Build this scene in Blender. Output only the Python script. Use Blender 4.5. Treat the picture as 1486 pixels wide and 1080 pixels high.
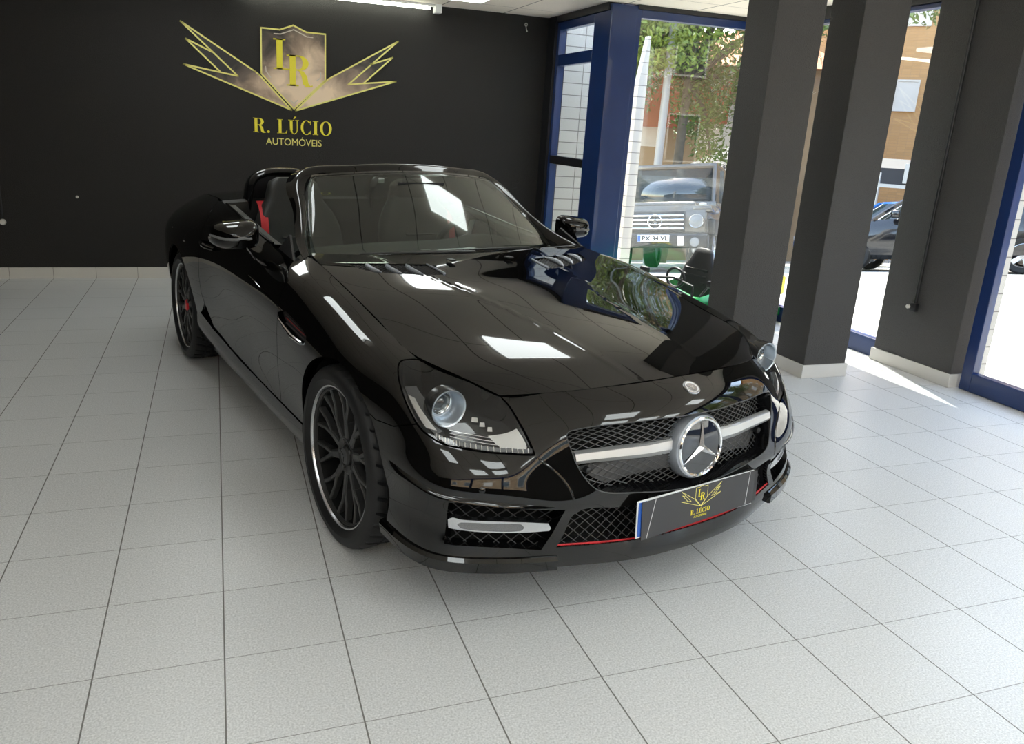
import bpy, bmesh, math, random
import numpy as np
from mathutils import Vector, Matrix
from mathutils.geometry import delaunay_2d_cdt

random.seed(7)
for _o in list(bpy.data.objects): bpy.data.objects.remove(_o)
scene = bpy.context.scene
COL = scene.collection
R = math.radians

# ---------------------------------------------------------------- camera
IMG_W, IMG_H = 1486.0, 1080.0
FOCAL, PPX, PPY = 1126.645, 700.73, 491.94
YAW, PITCH, ROLL = R(19.28345), R(15.28051), R(3.31052)
CAM = Vector((0.68309, -1.94301, 1.45747))
cam_data = bpy.data.cameras.new('camera')
camera = bpy.data.objects.new('camera', cam_data); COL.objects.link(camera)
_f = Vector((math.sin(YAW)*math.cos(PITCH), math.cos(YAW)*math.cos(PITCH), -math.sin(PITCH)))
_r = Vector((math.cos(YAW), -math.sin(YAW), 0)); _u = _r.cross(_f)
_rr = math.cos(ROLL)*_r + math.sin(ROLL)*_u; _uu = -math.sin(ROLL)*_r + math.cos(ROLL)*_u
_m = Matrix((_rr, _uu, -_f)).transposed().to_4x4(); _m.translation = CAM
camera.matrix_world = _m
cam_data.sensor_width = 36; cam_data.sensor_fit = 'HORIZONTAL'
cam_data.lens = FOCAL/IMG_W*36
cam_data.shift_x = (IMG_W/2-PPX)/IMG_W
cam_data.shift_y = -(IMG_H/2-PPY)/IMG_W
cam_data.clip_end = 300
scene.camera = camera

# ---------------------------------------------------------------- sky, sun, exposure
scene.view_settings.view_transform = 'Standard'
scene.view_settings.look = 'None'
scene.view_settings.exposure = 0.95
scene.view_settings.gamma = 1.0
scene.view_settings.use_curve_mapping = False
world = bpy.data.worlds.new('sky'); scene.world = world; world.use_nodes = True
_nt = world.node_tree; _nt.nodes.clear()
_sky = _nt.nodes.new('ShaderNodeTexSky'); _sky.sky_type = 'NISHITA'; _sky.sun_disc = False
_sky.sun_elevation = R(56); _sky.sun_rotation = R(17); _sky.air_density = 1.0; _sky.dust_density = 0.6
_bg = _nt.nodes.new('ShaderNodeBackground'); _bg.inputs[1].default_value = .95
_wo = _nt.nodes.new('ShaderNodeOutputWorld')
_wb = _nt.nodes.new('ShaderNodeMix'); _wb.data_type = 'RGBA'; _wb.blend_type = 'MULTIPLY'; _wb.inputs[0].default_value = 1; _wb.inputs[7].default_value = (1.22, 1.0, .82, 1)   # camera white balance
_nt.links.new(_sky.outputs[0], _wb.inputs[6]); _nt.links.new(_wb.outputs[2], _bg.inputs[0]); _nt.links.new(_bg.outputs[0], _wo.inputs[0])

SUN_DIR = Vector((-0.295, -0.955, -1.60)).normalized()       # the way the sunlight travels
sun_data = bpy.data.lights.new('sun', 'SUN'); sun_data.energy = 12; sun_data.angle = R(0.53); sun_data.color = (1, .95, .87)
sun = bpy.data.objects.new('sun', sun_data); COL.objects.link(sun)
sun.rotation_euler = (-SUN_DIR).to_track_quat('Z', 'Y').to_euler(); sun.location = (8, 10, 18)

# ---------------------------------------------------------------- room measures (metres)
CEIL = 2.49; BACK_Y = 5.42; RIGHT_X = 5.2; NOTCH_X = 3.8; NOTCH_Y = 4.2
LEFT_X = -4.6; FRONT_Y = -5.2; TILE = 0.33085
LIGHT_W = .42                                                 # brightness of the ceiling light panels
# ---------------------------------------------------------------- helpers
def tag(o, label=None, cat=None, group=None, kind=None):
    if label: o['label'] = label
    if cat: o['category'] = cat
    if group: o['group'] = group
    if kind: o['kind'] = kind
    return o
def thing(name, label, cat, loc=(0, 0, 0), rz=0.0, group=None):
    o = bpy.data.objects.new(name, None); COL.objects.link(o)
    o.empty_display_size = .1; o.location = loc; o.rotation_euler = (0, 0, rz)
    return tag(o, label, cat, group)
def copy_tree(o, parent=None):
    c = o.copy(); COL.objects.link(c); c.parent = parent
    if parent: c.matrix_parent_inverse = o.matrix_parent_inverse.copy()
    for ch in [x for x in bpy.data.objects if x.parent == o]: copy_tree(ch, c)
    return c

def node_mat(name):
    m = bpy.data.materials.new(name); m.use_nodes = True
    nt = m.node_tree; b = nt.nodes['Principled BSDF']
    return m, nt, b
def pm(name, col, rough=.5, metal=0, coat=0, spec=.5, trans=0, ior=1.5, emit=None, es=0, alpha=1, coat_rough=.03, noise=None, bump=None):
    """principled material; noise=(scale, amount) mottles the colour, bump=(scale, strength)"""
    m, nt, b = node_mat(name)
    c = tuple(col)+(1,) if len(col) == 3 else col
    b.inputs['Base Color'].default_value = c; b.inputs['Roughness'].default_value = rough
    b.inputs['Metallic'].default_value = metal; b.inputs['Coat Weight'].default_value = coat
    b.inputs['Coat Roughness'].default_value = coat_rough
    b.inputs['Specular IOR Level'].default_value = spec; b.inputs['IOR'].default_value = ior
    b.inputs['Transmission Weight'].default_value = trans; b.inputs['Alpha'].default_value = alpha
    if emit: b.inputs['Emission Color'].default_value = tuple(emit)+(1,); b.inputs['Emission Strength'].default_value = es
    if noise or bump:
        tc = nt.nodes.new('ShaderNodeTexCoord')
    if noise:
        n = nt.nodes.new('ShaderNodeTexNoise'); n.inputs['Scale'].default_value = noise[0]; n.inputs['Detail'].default_value = 4
        nt.links.new(tc.outputs['Object'], n.inputs['Vector'])
        mx = nt.nodes.new('ShaderNodeMix'); mx.data_type = 'RGBA'
        mx.inputs[6].default_value = tuple(min(1, v*(1-noise[1])) for v in c[:3])+(1,)
        mx.inputs[7].default_value = tuple(min(1, v*(1+noise[1])) for v in c[:3])+(1,)
        nt.links.new(n.outputs['Fac'], mx.inputs[0]); nt.links.new(mx.outputs[2], b.inputs['Base Color'])
    if bump:
        n = nt.nodes.new('ShaderNodeTexNoise'); n.inputs['Scale'].default_value = bump[0]; n.inputs['Detail'].default_value = 3
        nt.links.new(tc.outputs['Object'], n.inputs['Vector'])
        bp = nt.nodes.new('ShaderNodeBump'); bp.inputs['Strength'].default_value = bump[1]; bp.inputs['Distance'].default_value = .01
        nt.links.new(n.outputs['Fac'], bp.inputs['Height']); nt.links.new(bp.outputs[0], b.inputs['Normal'])
    return m
def glass_mat(name, tint=(.93, .96, .95), refl=1.0, rough=0.0, base=.042):
    """a thin pane: clear straight through, mirroring more at grazing angles"""
    m = bpy.data.materials.new(name); m.use_nodes = True; nt = m.node_tree; nt.nodes.clear()
    t = nt.nodes.new('ShaderNodeBsdfTransparent'); t.inputs[0].default_value = tuple(tint)+(1,)
    g = nt.nodes.new('ShaderNodeBsdfGlossy'); g.inputs['Roughness'].default_value = rough; g.inputs[0].default_value = (refl, refl, refl, 1)
    f = nt.nodes.new('ShaderNodeLayerWeight')
    p5 = nt.nodes.new('ShaderNodeMath'); p5.operation = 'POWER'; p5.inputs[1].default_value = 5
    mul = nt.nodes.new('ShaderNodeMath'); mul.operation = 'MULTIPLY_ADD'; mul.inputs[1].default_value = .95; mul.inputs[2].default_value = base; mul.use_clamp = True
    mx = nt.nodes.new('ShaderNodeMixShader'); o = nt.nodes.new('ShaderNodeOutputMaterial')
    nt.links.new(f.outputs['Facing'], p5.inputs[0]); nt.links.new(p5.outputs[0], mul.inputs[0]); nt.links.new(mul.outputs[0], mx.inputs[0])
    nt.links.new(t.outputs[0], mx.inputs[1]); nt.links.new(g.outputs[0], mx.inputs[2]); nt.links.new(mx.outputs[0], o.inputs[0])
    return m

class MB:
    """collects vertices and faces, then links them as ONE mesh object"""
    def __init__(s): s.v = []; s.f = []
    def add(s, v, f, M=None):
        n = len(s.v)
        s.v += [tuple(M @ Vector(p)) if M is not None else tuple(p) for p in v]
        s.f += [tuple(i+n for i in q) for q in f]; return s
    def box(s, lo, hi, M=None):
        (a, b, c), (d, e, f) = lo, hi
        v = [(a,b,c),(d,b,c),(d,e,c),(a,e,c),(a,b,f),(d,b,f),(d,e,f),(a,e,f)]
        return s.add(v, [(3,2,1,0),(4,5,6,7),(0,1,5,4),(1,2,6,5),(2,3,7,6),(3,0,4,7)], M)
    def cbox(s, c, d, M=None):
        return s.box([c[i]-d[i]/2 for i in range(3)], [c[i]+d[i]/2 for i in range(3)], M)
    def rbox(s, lo, hi, r=.01, n=3, M=None):
        bm = bmesh.new(); bmesh.ops.create_cube(bm, size=1)
        for v in bm.verts: v.co = Vector([lo[i]+(v.co[i]+.5)*(hi[i]-lo[i]) for i in range(3)])
        bmesh.ops.bevel(bm, geom=bm.edges[:], offset=r, segments=n, profile=.5, affect='EDGES')
        return s.bm(bm, M)
    def bm(s, bm, M=None):
        bm.verts.index_update()
        s.add([v.co.copy() for v in bm.verts], [[v.index for v in f.verts] for f in bm.faces], M); bm.free(); return s
    def tube(s, pts, r, n=8, closed=False, caps=True, M=None):
        pts = [Vector(p) for p in pts]; m = len(pts)
        rr = list(r) if hasattr(r, '__len__') else [r]*m
        T = []
        for i in range(m):
            a = pts[(i-1) % m] if (closed or i > 0) else pts[i]; b = pts[(i+1) % m] if (closed or i < m-1) else pts[i]
            t = (b-a); T.append(t.normalized() if t.length > 1e-9 else Vector((0, 0, 1)))
        u = T[0].orthogonal().normalized(); V = []; F = []
        for i in range(m):
            u = (u-T[i]*u.dot(T[i])); u = u.normalized() if u.length > 1e-6 else T[i].orthogonal().normalized()
            w = T[i].cross(u)
            for k in range(n):
                a = 2*math.pi*k/n; V.append(pts[i]+(u*math.cos(a)+w*math.sin(a))*rr[i])
        for i in range(m if closed else m-1):
            for k in range(n):
                j = (i+1) % m; F.append((i*n+k, i*n+(k+1) % n, j*n+(k+1) % n, j*n+k))
        if caps and not closed: F += [tuple(range(n-1, -1, -1)), tuple((m-1)*n+k for k in range(n))]
        return s.add(V, F, M)
    def lathe(s, prof, n=48, M=None, closed=False):
        """profile of (radius, height) turned about the local z axis"""
        V = []; F = []; m = len(prof)
        for r, z in prof:
            for k in range(n):
                a = 2*math.pi*k/n; V.append((r*math.cos(a), r*math.sin(a), z))
        for i in range(m if closed else m-1):
            for k in range(n):
                j = (i+1) % m; F.append((i*n+k, i*n+(k+1) % n, j*n+(k+1) % n, j*n+k))
        return s.add(V, F, M)
    def disc(s, r, z=0, n=48, M=None):
        return s.add([(r*math.cos(2*math.pi*k/n), r*math.sin(2*math.pi*k/n), z) for k in range(n)], [tuple(range(n))], M)
    def prism(s, poly, z0, z1, M=None):
        n = len(poly)
        v = [(p[0], p[1], z0) for p in poly]+[(p[0], p[1], z1) for p in poly]
        f = [tuple(range(n-1, -1, -1)), tuple(range(n, 2*n))]+[(i, (i+1) % n, n+(i+1) % n, n+i) for i in range(n)]
        return s.add(v, f, M)
    def grid(s, G, closed_u=False, M=None):
        """G: array (n, m, 3)"""
        G = np.asarray(G, float); n, m = G.shape[:2]
        F = [(i*m+j, ((i+1) % n)*m+j, ((i+1) % n)*m+j+1, i*m+j+1) for i in range(n if closed_u else n-1) for j in range(m-1)]
        return s.add([tuple(p) for p in G.reshape(-1, 3)], F, M)
    def build(s, name, mat, parent=None, smooth=True, angle=40, bevel=0, sub=0, solid=0, mirror=None):
        v = s.v
        f = s.f
        if mirror: v = [(p[0], -p[1], p[2]) for p in v]; f = [tuple(reversed(q)) for q in f]
        me = bpy.data.meshes.new(name); me.from_pydata([tuple(p) for p in v], [], f); me.update()
        o = bpy.data.objects.new(name, me); COL.objects.link(o)
        if mat: me.materials.append(mat)
        if parent: o.parent = parent
        if solid:
            md = o.modifiers.new('thickness', 'SOLIDIFY'); md.thickness = solid; md.offset = -1
        if sub:
            md = o.modifiers.new('subdivision', 'SUBSURF'); md.levels = md.render_levels = sub
        if bevel:
            md = o.modifiers.new('bevel', 'BEVEL'); md.width = bevel; md.segments = 2; md.limit_method = 'ANGLE'; md.angle_limit = R(40)
        if smooth:
            me.shade_smooth()
            if angle < 180: me.set_sharp_from_angle(angle=R(angle))
        return o

def in_poly(P, poly):
    x, y = P[:, 0], P[:, 1]; inside = np.zeros(len(P), bool); n = len(poly)
    for i in range(n):
        (x0, y0), (x1, y1) = poly[i], poly[(i+1) % n]
        if y0 == y1: continue
        c = ((y0 > y) != (y1 > y)) & (x < (x1-x0)*(y-y0)/(y1-y0)+x0); inside ^= c
    return inside
def densify(poly, h):
    out = []; n = len(poly)
    for i in range(n):
        a = np.array(poly[i]); b = np.array(poly[(i+1) % n]); k = max(1, int(math.ceil(np.linalg.norm(b-a)/h)))
        out += [a+(b-a)*j/k for j in range(k)]
    return np.array(out)
def smooth_loop(poly, h, sharp=60):
    """closed loop rounded with Catmull-Rom except at corners sharper than `sharp` degrees"""
    P = [np.array(p, float) for p in poly]; n = len(P); out = []
    cor = []
    for i in range(n):
        a = P[i]-P[i-1]; b = P[(i+1) % n]-P[i]
        c = np.dot(a, b)/max(np.linalg.norm(a)*np.linalg.norm(b), 1e-9); cor.append(math.degrees(math.acos(max(-1, min(1, c)))) > sharp)
    for i in range(n):
        p1, p2 = P[i], P[(i+1) % n]
        p0 = P[i-1] if not cor[i] else 2*p1-p2; p3 = P[(i+2) % n] if not cor[(i+1) % n] else 2*p2-p1
        L = np.linalg.norm(p2-p1); t0 = (p2-p0); t1 = (p3-p1)
        t0 = t0/max(np.linalg.norm(t0), 1e-9)*L; t1 = t1/max(np.linalg.norm(t1), 1e-9)*L
        k = max(1, int(math.ceil(L/h)))
        for j in range(k):
            t = j/k
            out.append((2*t**3-3*t**2+1)*p1+(t**3-2*t**2+t)*t0+(-2*t**3+3*t**2)*p2+(t**3-t**2)*t1)
    return np.array(out)
def inset(poly, d):
    """shrinks a loop by d (grows it for negative d)"""
    P = np.array(poly, float); n = len(P)
    area = .5*np.sum(P[:, 0]*np.roll(P[:, 1], -1)-np.roll(P[:, 0], -1)*P[:, 1])
    a = np.roll(P, 1, 0); b = np.roll(P, -1, 0)
    e0 = P-a; e1 = b-P
    e0 /= np.maximum(np.linalg.norm(e0, axis=1), 1e-9)[:, None]; e1 /= np.maximum(np.linalg.norm(e1, axis=1), 1e-9)[:, None]
    n0 = np.stack([-e0[:, 1], e0[:, 0]], 1); n1 = np.stack([-e1[:, 1], e1[:, 0]], 1)
    nn = n0+n1; l = np.linalg.norm(nn, axis=1); nn = nn/np.maximum(l, .5)[:, None]
    s = np.sign(area); k = 1/np.maximum(.45, l/2)
    return P+nn*(s*d*k)[:, None]
def flip_s(poly): return [(-p[0], p[1]) for p in poly][::-1]

def patch(name, surf, outline, mat, parent=None, holes=(), h=.018, lift=0.0, rim=.012, mirror=False, gap=.002, s0=None, thick=0.0):
    """a trimmed panel of a surface: outline and holes are loops in surface parameters (s measured from s0)"""
    s0 = surf.s0 if s0 is None else s0
    out = densify(inset(outline, gap) if gap else outline, h); hs = [densify(x, h) for x in holes]
    loops = [out]+hs; V = []; E = []
    for L in loops:
        k = len(V); V += [tuple(p) for p in L]; E += [(k+i, k+(i+1) % len(L)) for i in range(len(L))]
    nb = len(V); B = np.array(V)
    lo = out.min(0); hi = out.max(0)
    gx, gy = np.meshgrid(np.arange(lo[0]+h/2, hi[0], h), np.arange(lo[1]+h/2, hi[1], h*.9), indexing='ij')
    gx = gx+((np.arange(gx.shape[1]) % 2)*h/2)[None, :]
    G = np.stack([gx.ravel(), gy.ravel()], 1); ok = in_poly(G, out)
    for L in hs: ok &= ~in_poly(G, L)
    G = G[ok]
    keep = np.ones(len(G), bool)
    for i0 in range(0, len(G), 4000):
        d = ((G[i0:i0+4000, None, :]-B[None])**2).sum(2).min(1); keep[i0:i0+4000] = d > (.55*h)**2
    G = G[keep]; V += [tuple(p) for p in G]
    r = delaunay_2d_cdt([Vector(p) for p in V], E, [], 0, 1e-6)
    VV = np.array([tuple(p) for p in r[0]]); T = [tuple(f) for f in r[2]]
    cen = np.array([VV[list(t)].mean(0) for t in T]); ok = in_poly(cen, out)
    for L in hs: ok &= ~in_poly(cen, L)
    T = [t for t, k in zip(T, ok) if k]
    X = surf(VV[:, 0]+s0, VV[:, 1]); N = surf.normal(VV[:, 0]+s0, VV[:, 1])
    X = X+N*lift
    # orient the triangles with the surface normal
    t0 = np.array(T); gn = np.cross(X[t0[:, 1]]-X[t0[:, 0]], X[t0[:, 2]]-X[t0[:, 0]]); fl = (gn*N[t0[:, 0]]).sum(1) < 0
    T = [t[::-1] if k else t for t, k in zip(T, fl)]
    verts = [tuple(p) for p in X]; normals = [tuple(p) for p in N]; faces = list(T); nT = len(faces)
    from collections import Counter
    cnt = Counter()
    for t in T:
        for a, b in zip(t, t[1:]+t[:1]): cnt[(a, b)] += 1
    bound = [(a, b) for (a, b) in cnt if (b, a) not in cnt]
    if rim:
        idx = {}
        for a, b in bound:
            for q in (a, b):
                if q not in idx:
                    idx[q] = len(verts); verts.append(tuple(X[q])); normals.append(None)
                    verts.append(tuple(X[q]-N[q]*rim)); normals.append(None)
            faces.append((idx[b], idx[a], idx[a]+1, idx[b]+1))
    if mirror:
        verts = [(p[0], -p[1], p[2]) for p in verts]; faces = [tuple(reversed(f)) for f in faces]
        normals = [None if q is None else (q[0], -q[1], q[2]) for q in normals]
    me = bpy.data.meshes.new(name); me.from_pydata(verts, [], faces); me.update(); me.shade_smooth()
    me.materials.append(mat)
    ln = []
    for fi, f in enumerate(faces):
        for q in f: ln.append(normals[q] if fi < nT else (0, 0, 0))
    if rim:
        for fi in range(nT, len(faces)): me.polygons[fi].use_smooth = False
    me.normals_split_custom_set(ln)
    o = bpy.data.objects.new(name, me); COL.objects.link(o)
    if parent: o.parent = parent
    return o
def on_surf(surf, pts, lift=0.0, s0=None):
    p = np.array(pts, float); s0 = surf.s0 if s0 is None else s0
    return surf(p[:, 0]+s0, p[:, 1])+surf.normal(p[:, 0]+s0, p[:, 1])*lift
def clip_lines(poly, pitch, ang, holes=()):
    """segments of a family of parallel lines inside a loop"""
    c, s = math.cos(ang), math.sin(ang); P = np.array(poly); q = P @ np.array([-s, c]); segs = []
    loops = [P]+[np.array(h_) for h_ in holes]
    d = math.floor(q.min()/pitch)*pitch
    while d <= q.max():
        ts = []
        for L in loops:
            w = L @ np.array([-s, c])-d; t = L @ np.array([c, s]); n = len(L)
            for i in range(n):
                j = (i+1) % n
                if (w[i] > 0) != (w[j] > 0): k = w[i]/(w[i]-w[j]); ts.append(t[i]+k*(t[j]-t[i]))
        ts.sort()
        for a, b in zip(ts[::2], ts[1::2]):
            if b-a > .003: segs.append(((c*a-s*d, s*a+c*d), (c*b-s*d, s*b+c*d)))
        d += pitch
    return segs
def text_obj(name, txt, size, mat, parent, M, extrude=.001, font_bold=0.0, align='CENTER', width=None):
    cu = bpy.data.curves.new(name, 'FONT'); cu.body = txt; cu.size = size; cu.extrude = extrude; cu.offset = font_bold
    cu.align_x = align; cu.align_y = 'BOTTOM_BASELINE'
    o = bpy.data.objects.new(name, cu); COL.objects.link(o)
    me = bpy.data.meshes.new_from_object(o); bpy.data.objects.remove(o); bpy.data.curves.remove(cu)
    me.name = name; me.materials.clear(); me.materials.append(mat)
    o = bpy.data.objects.new(name, me); COL.objects.link(o)
    xs_ = [v.co.x for v in me.vertices]
    if width and xs_: me.transform(Matrix.Diagonal((width/(max(xs_)-min(xs_)), 1, 1, 1)))
    me.transform(M)
    if parent: o.parent = parent
    return o
# ---------------------------------------------------------------- room materials
def math_node(nt, op, a, b=None, clamp=False):
    n = nt.nodes.new('ShaderNodeMath'); n.operation = op; n.use_clamp = clamp
    for i, x in enumerate((a, b)):
        if x is None: continue
        if isinstance(x, (int, float)): n.inputs[i].default_value = x
        else: nt.links.new(x, n.inputs[i])
    return n.outputs[0]
def line_mask(nt, coord, pitch, off, width):
    """1 on thin lines repeating every pitch"""
    t = math_node(nt, 'ADD', math_node(nt, 'DIVIDE', coord, pitch), -off/pitch+.5)
    fr = math_node(nt, 'ABSOLUTE', math_node(nt, 'SUBTRACT', math_node(nt, 'FRACT', t), .5))
    return math_node(nt, 'LESS_THAN', fr, width/pitch/2), math_node(nt, 'FLOOR', math_node(nt, 'ADD', t, -.5))
def tiled(name, base, joint, px_, py_, ox, oy, wx, wy, rough, axes='XY', speck=0.0, tone=.03, jx=1.0, jy=1.0, spec=.5, mottle=(3, .05), bump=0):
    m, nt, b = node_mat(name)
    tc = nt.nodes.new('ShaderNodeTexCoord'); sp = nt.nodes.new('ShaderNodeSeparateXYZ'); nt.links.new(tc.outputs['Object'], sp.inputs[0])
    ax, ix = line_mask(nt, sp.outputs[axes[0]], px_, ox, wx); ay, iy = line_mask(nt, sp.outputs[axes[1]], py_, oy, wy)
    mask = math_node(nt, 'MAXIMUM', math_node(nt, 'MULTIPLY', ax, jx), math_node(nt, 'MULTIPLY', ay, jy))
    cb = nt.nodes.new('ShaderNodeCombineXYZ'); nt.links.new(ix, cb.inputs[0]); nt.links.new(iy, cb.inputs[1])
    wn = nt.nodes.new('ShaderNodeTexWhiteNoise'); wn.noise_dimensions = '3D'; nt.links.new(cb.outputs[0], wn.inputs['Vector'])
    n1 = nt.nodes.new('ShaderNodeTexNoise'); n1.inputs['Scale'].default_value = 185; n1.inputs['Detail'].default_value = 2; nt.links.new(tc.outputs['Object'], n1.inputs['Vector'])
    n2 = nt.nodes.new('ShaderNodeTexNoise'); n2.inputs['Scale'].default_value = mottle[0]; n2.inputs['Detail'].default_value = 3; nt.links.new(tc.outputs['Object'], n2.inputs['Vector'])
    k = math_node(nt, 'ADD', math_node(nt, 'MULTIPLY', math_node(nt, 'SUBTRACT', wn.outputs['Value'], .5), tone*2), 1.0)
    k = math_node(nt, 'ADD', k, math_node(nt, 'MULTIPLY', math_node(nt, 'SUBTRACT', n1.outputs['Fac'], .5), speck))
    k = math_node(nt, 'ADD', k, math_node(nt, 'MULTIPLY', math_node(nt, 'SUBTRACT', n2.outputs['Fac'], .5), mottle[1]))
    vm = nt.nodes.new('ShaderNodeVectorMath'); vm.operation = 'SCALE'; vm.inputs[0].default_value = base; nt.links.new(k, vm.inputs['Scale'])
    mx = nt.nodes.new('ShaderNodeMix'); mx.data_type = 'RGBA'; mx.inputs[7].default_value = tuple(joint)+(1,)
    nt.links.new(vm.outputs[0], mx.inputs[6]); nt.links.new(mask, mx.inputs[0]); nt.links.new(mx.outputs[2], b.inputs['Base Color'])
    b.inputs['Specular IOR Level'].default_value = spec
    rr = math_node(nt, 'ADD', rough, math_node(nt, 'MULTIPLY', mask, .4)); nt.links.new(rr, b.inputs['Roughness'])
    if bump:
        bp = nt.nodes.new('ShaderNodeBump'); bp.inputs['Strength'].default_value = bump; bp.inputs['Distance'].default_value = .002
        nt.links.new(math_node(nt, 'SUBTRACT', 1.0, mask), bp.inputs['Height']); nt.links.new(bp.outputs[0], b.inputs['Normal'])
    return m
M_FLOOR = tiled('grey_speckled_floor_tile', (.62, .625, .625), (.16, .155, .145), TILE, TILE, 0, 0, .0042, .0026, .32, speck=.95, tone=.02, jy=.75, spec=.45)
M_CEIL = tiled('mineral_ceiling_tile', (.92, .83, .73), (.24, .20, .17), .625, 1.25, 3.28, 5.03, .012, .007, .85, speck=.25, tone=.015, spec=.15)
M_BLACK = pm('black_textured_plaster', (.0145, .0125, .0112), .6, spec=.4, bump=(230, .55))
M_PILLAR = pm('charcoal_textured_plaster', (.06, .0575, .055), .62, spec=.45, bump=(190, .8))
M_SKIRT = pm('white_ceramic_skirting', (.62, .60, .56), .22, noise=(8, .06))
M_BLUE = pm('blue_painted_metal', (.008, .030, .125), .28, coat=.3, noise=(5, .15))
M_DARKFRAME = pm('black_painted_metal', (.012, .012, .014), .4)
M_PANE = glass_mat('window_glass')
M_WHITEBRICK = tiled('white_glazed_brick', (.56, .52, .47), (.22, .20, .18), .30, .118, .1, .05, .008, .008, .4, axes='XZ', tone=.06, spec=.3)
M_TUBE = pm('white_lamp_plastic', (.8, .8, .78), .35)

def struct(name, mb, mat, **k):
    o = mb.build(name, mat, **k); o['kind'] = 'structure'; return o

# ---------------------------------------------------------------- room shell
fl = MB()
fl.box((LEFT_X, FRONT_Y, -.12), (RIGHT_X+.02, NOTCH_Y+.02, 0)); fl.box((LEFT_X, NOTCH_Y+.02, -.12), (NOTCH_X+.02, BACK_Y, 0))
struct('floor', fl, M_FLOOR, smooth=False)
ce = MB()
ce.box((LEFT_X, FRONT_Y, CEIL), (RIGHT_X+.03, NOTCH_Y+.05, CEIL+.08)); ce.box((LEFT_X, NOTCH_Y+.05, CEIL), (NOTCH_X+.05, BACK_Y+.2, CEIL+.08))
struct('ceiling', ce, M_CEIL, smooth=False)
struct('wall_back', MB().box((LEFT_X, BACK_Y, -.1), (NOTCH_X+.14, BACK_Y+.25, CEIL+.1)), M_BLACK, smooth=False)
struct('wall_left', MB().box((LEFT_X-.2, FRONT_Y, -.1), (LEFT_X, BACK_Y+.25, CEIL+.1)), M_BLACK, smooth=False)
struct('baseboard_back', MB().box((LEFT_X, BACK_Y-.012, 0), (NOTCH_X-.03, BACK_Y, .094)), 
       tiled('white_skirting_tile', (.66, .63, .58), (.25, .23, .2), TILE, 10, 0, 5, .004, .001, .22, axes='XZ', spec=.5), smooth=False)

def pillar(name, x0, y0, x1, y1, skirt=True):
    o = MB().box((x0, y0, 0), (x1, y1, CEIL)).build(name, M_PILLAR, smooth=False, bevel=.006); o['kind'] = 'structure'
    s = MB().box((x0-.012, y0-.012, 0), (x1+.012, y1+.012, .088)).build(name.replace('wall_', 'baseboard_'), M_SKIRT, smooth=False, bevel=.003); s['kind'] = 'structure'
pillar('wall_pillar_near_toy', 3.648, 1.93, 3.975, 2.205)
pillar('wall_pillar_middle', 4.238, 1.925, 4.573, 2.2)
pillar('wall_pillar_door', 5.118, 1.60, 5.265, 2.235)

# window frames: rails and posts of one bay are that bay's frame, its pane a child
def bay(name, origin, axis, length, z0, z1, rails=(), side=.07, top=.08, bottom=.1, depth=.07, posts=(), mat=None):
    """a glazed bay running from origin along axis ('X' or 'Y'); rails = (z, height, material)"""
    if axis == 'X': B = lambda a, b, c, d, t=depth: ((origin[0]+a, origin[1]-t/2, c), (origin[0]+b, origin[1]+t/2, d))
    else: B = lambda a, b, c, d, t=depth: ((origin[0]-t/2, origin[1]+a, c), (origin[0]+t/2, origin[1]+b, d))
    f = MB()
    f.box(*B(0, side, z0, z1)); f.box(*B(length-side, length, z0, z1))
    f.box(*B(side, length-side, z1-top, z1)); f.box(*B(side, length-side, z0, z0+bottom))
    for a in posts: f.box(*B(a-side/2, a+side/2, z0+bottom, z1-top))
    for z, h_, mt in rails:
        if mt is None: f.box(*B(side, length-side, z, z+h_))
    o = f.build(name, mat or M_BLUE, smooth=False, bevel=.004); o['kind'] = 'structure'
    for z, h_, mt in rails:
        if mt is not None: MB().box(*B(side, length-side, z, z+h_, depth*1.15)).build('rail', mt, o, smooth=False, bevel=.003)
    MB().box(*B(side*.8, length-side*.8, z0+bottom*.8, z1-top*.8, .008)).build('pane', M_PANE, o, smooth=False)
    return o
# black reveal between the wall and the side window
struct('trim_1', MB().box((NOTCH_X-.06, 5.25, 0), (NOTCH_X+.06, BACK_Y, CEIL)).box((NOTCH_X-.05, NOTCH_Y, 2.43), (NOTCH_X+.06, 5.25, CEIL)), M_DARKFRAME, smooth=False)
bay('window_1', (NOTCH_X, 4.42, 0), 'Y', .83, 0, 2.43, rails=((2.045, .10, None), (1.15, .075, M_DARKFRAME)), side=.055, top=.07, bottom=.12)
# corner post
struct('trim_2', MB().box((NOTCH_X-.035, NOTCH_Y-.04, 0), (NOTCH_X+.205, 4.43, CEIL-.012)), M_BLUE, smooth=False, bevel=.006)
bay('window_2', (4.0, NOTCH_Y, 0), 'X', 1.2, 0, CEIL-.035, side=.04, top=.065, bottom=.1)
struct('trim_3', MB().box((NOTCH_X+.2, NOTCH_Y-.05, CEIL-.036), (5.24, NOTCH_Y+.05, CEIL)).box((RIGHT_X-.06, FRONT_Y, 2.40), (RIGHT_X+.06, NOTCH_Y, CEIL)), M_DARKFRAME, smooth=False)
bay('window_3', (RIGHT_X, 2.2, 0), 'Y', 2.0, -.01, 2.40, side=.07, top=.03, bottom=.14)
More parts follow.
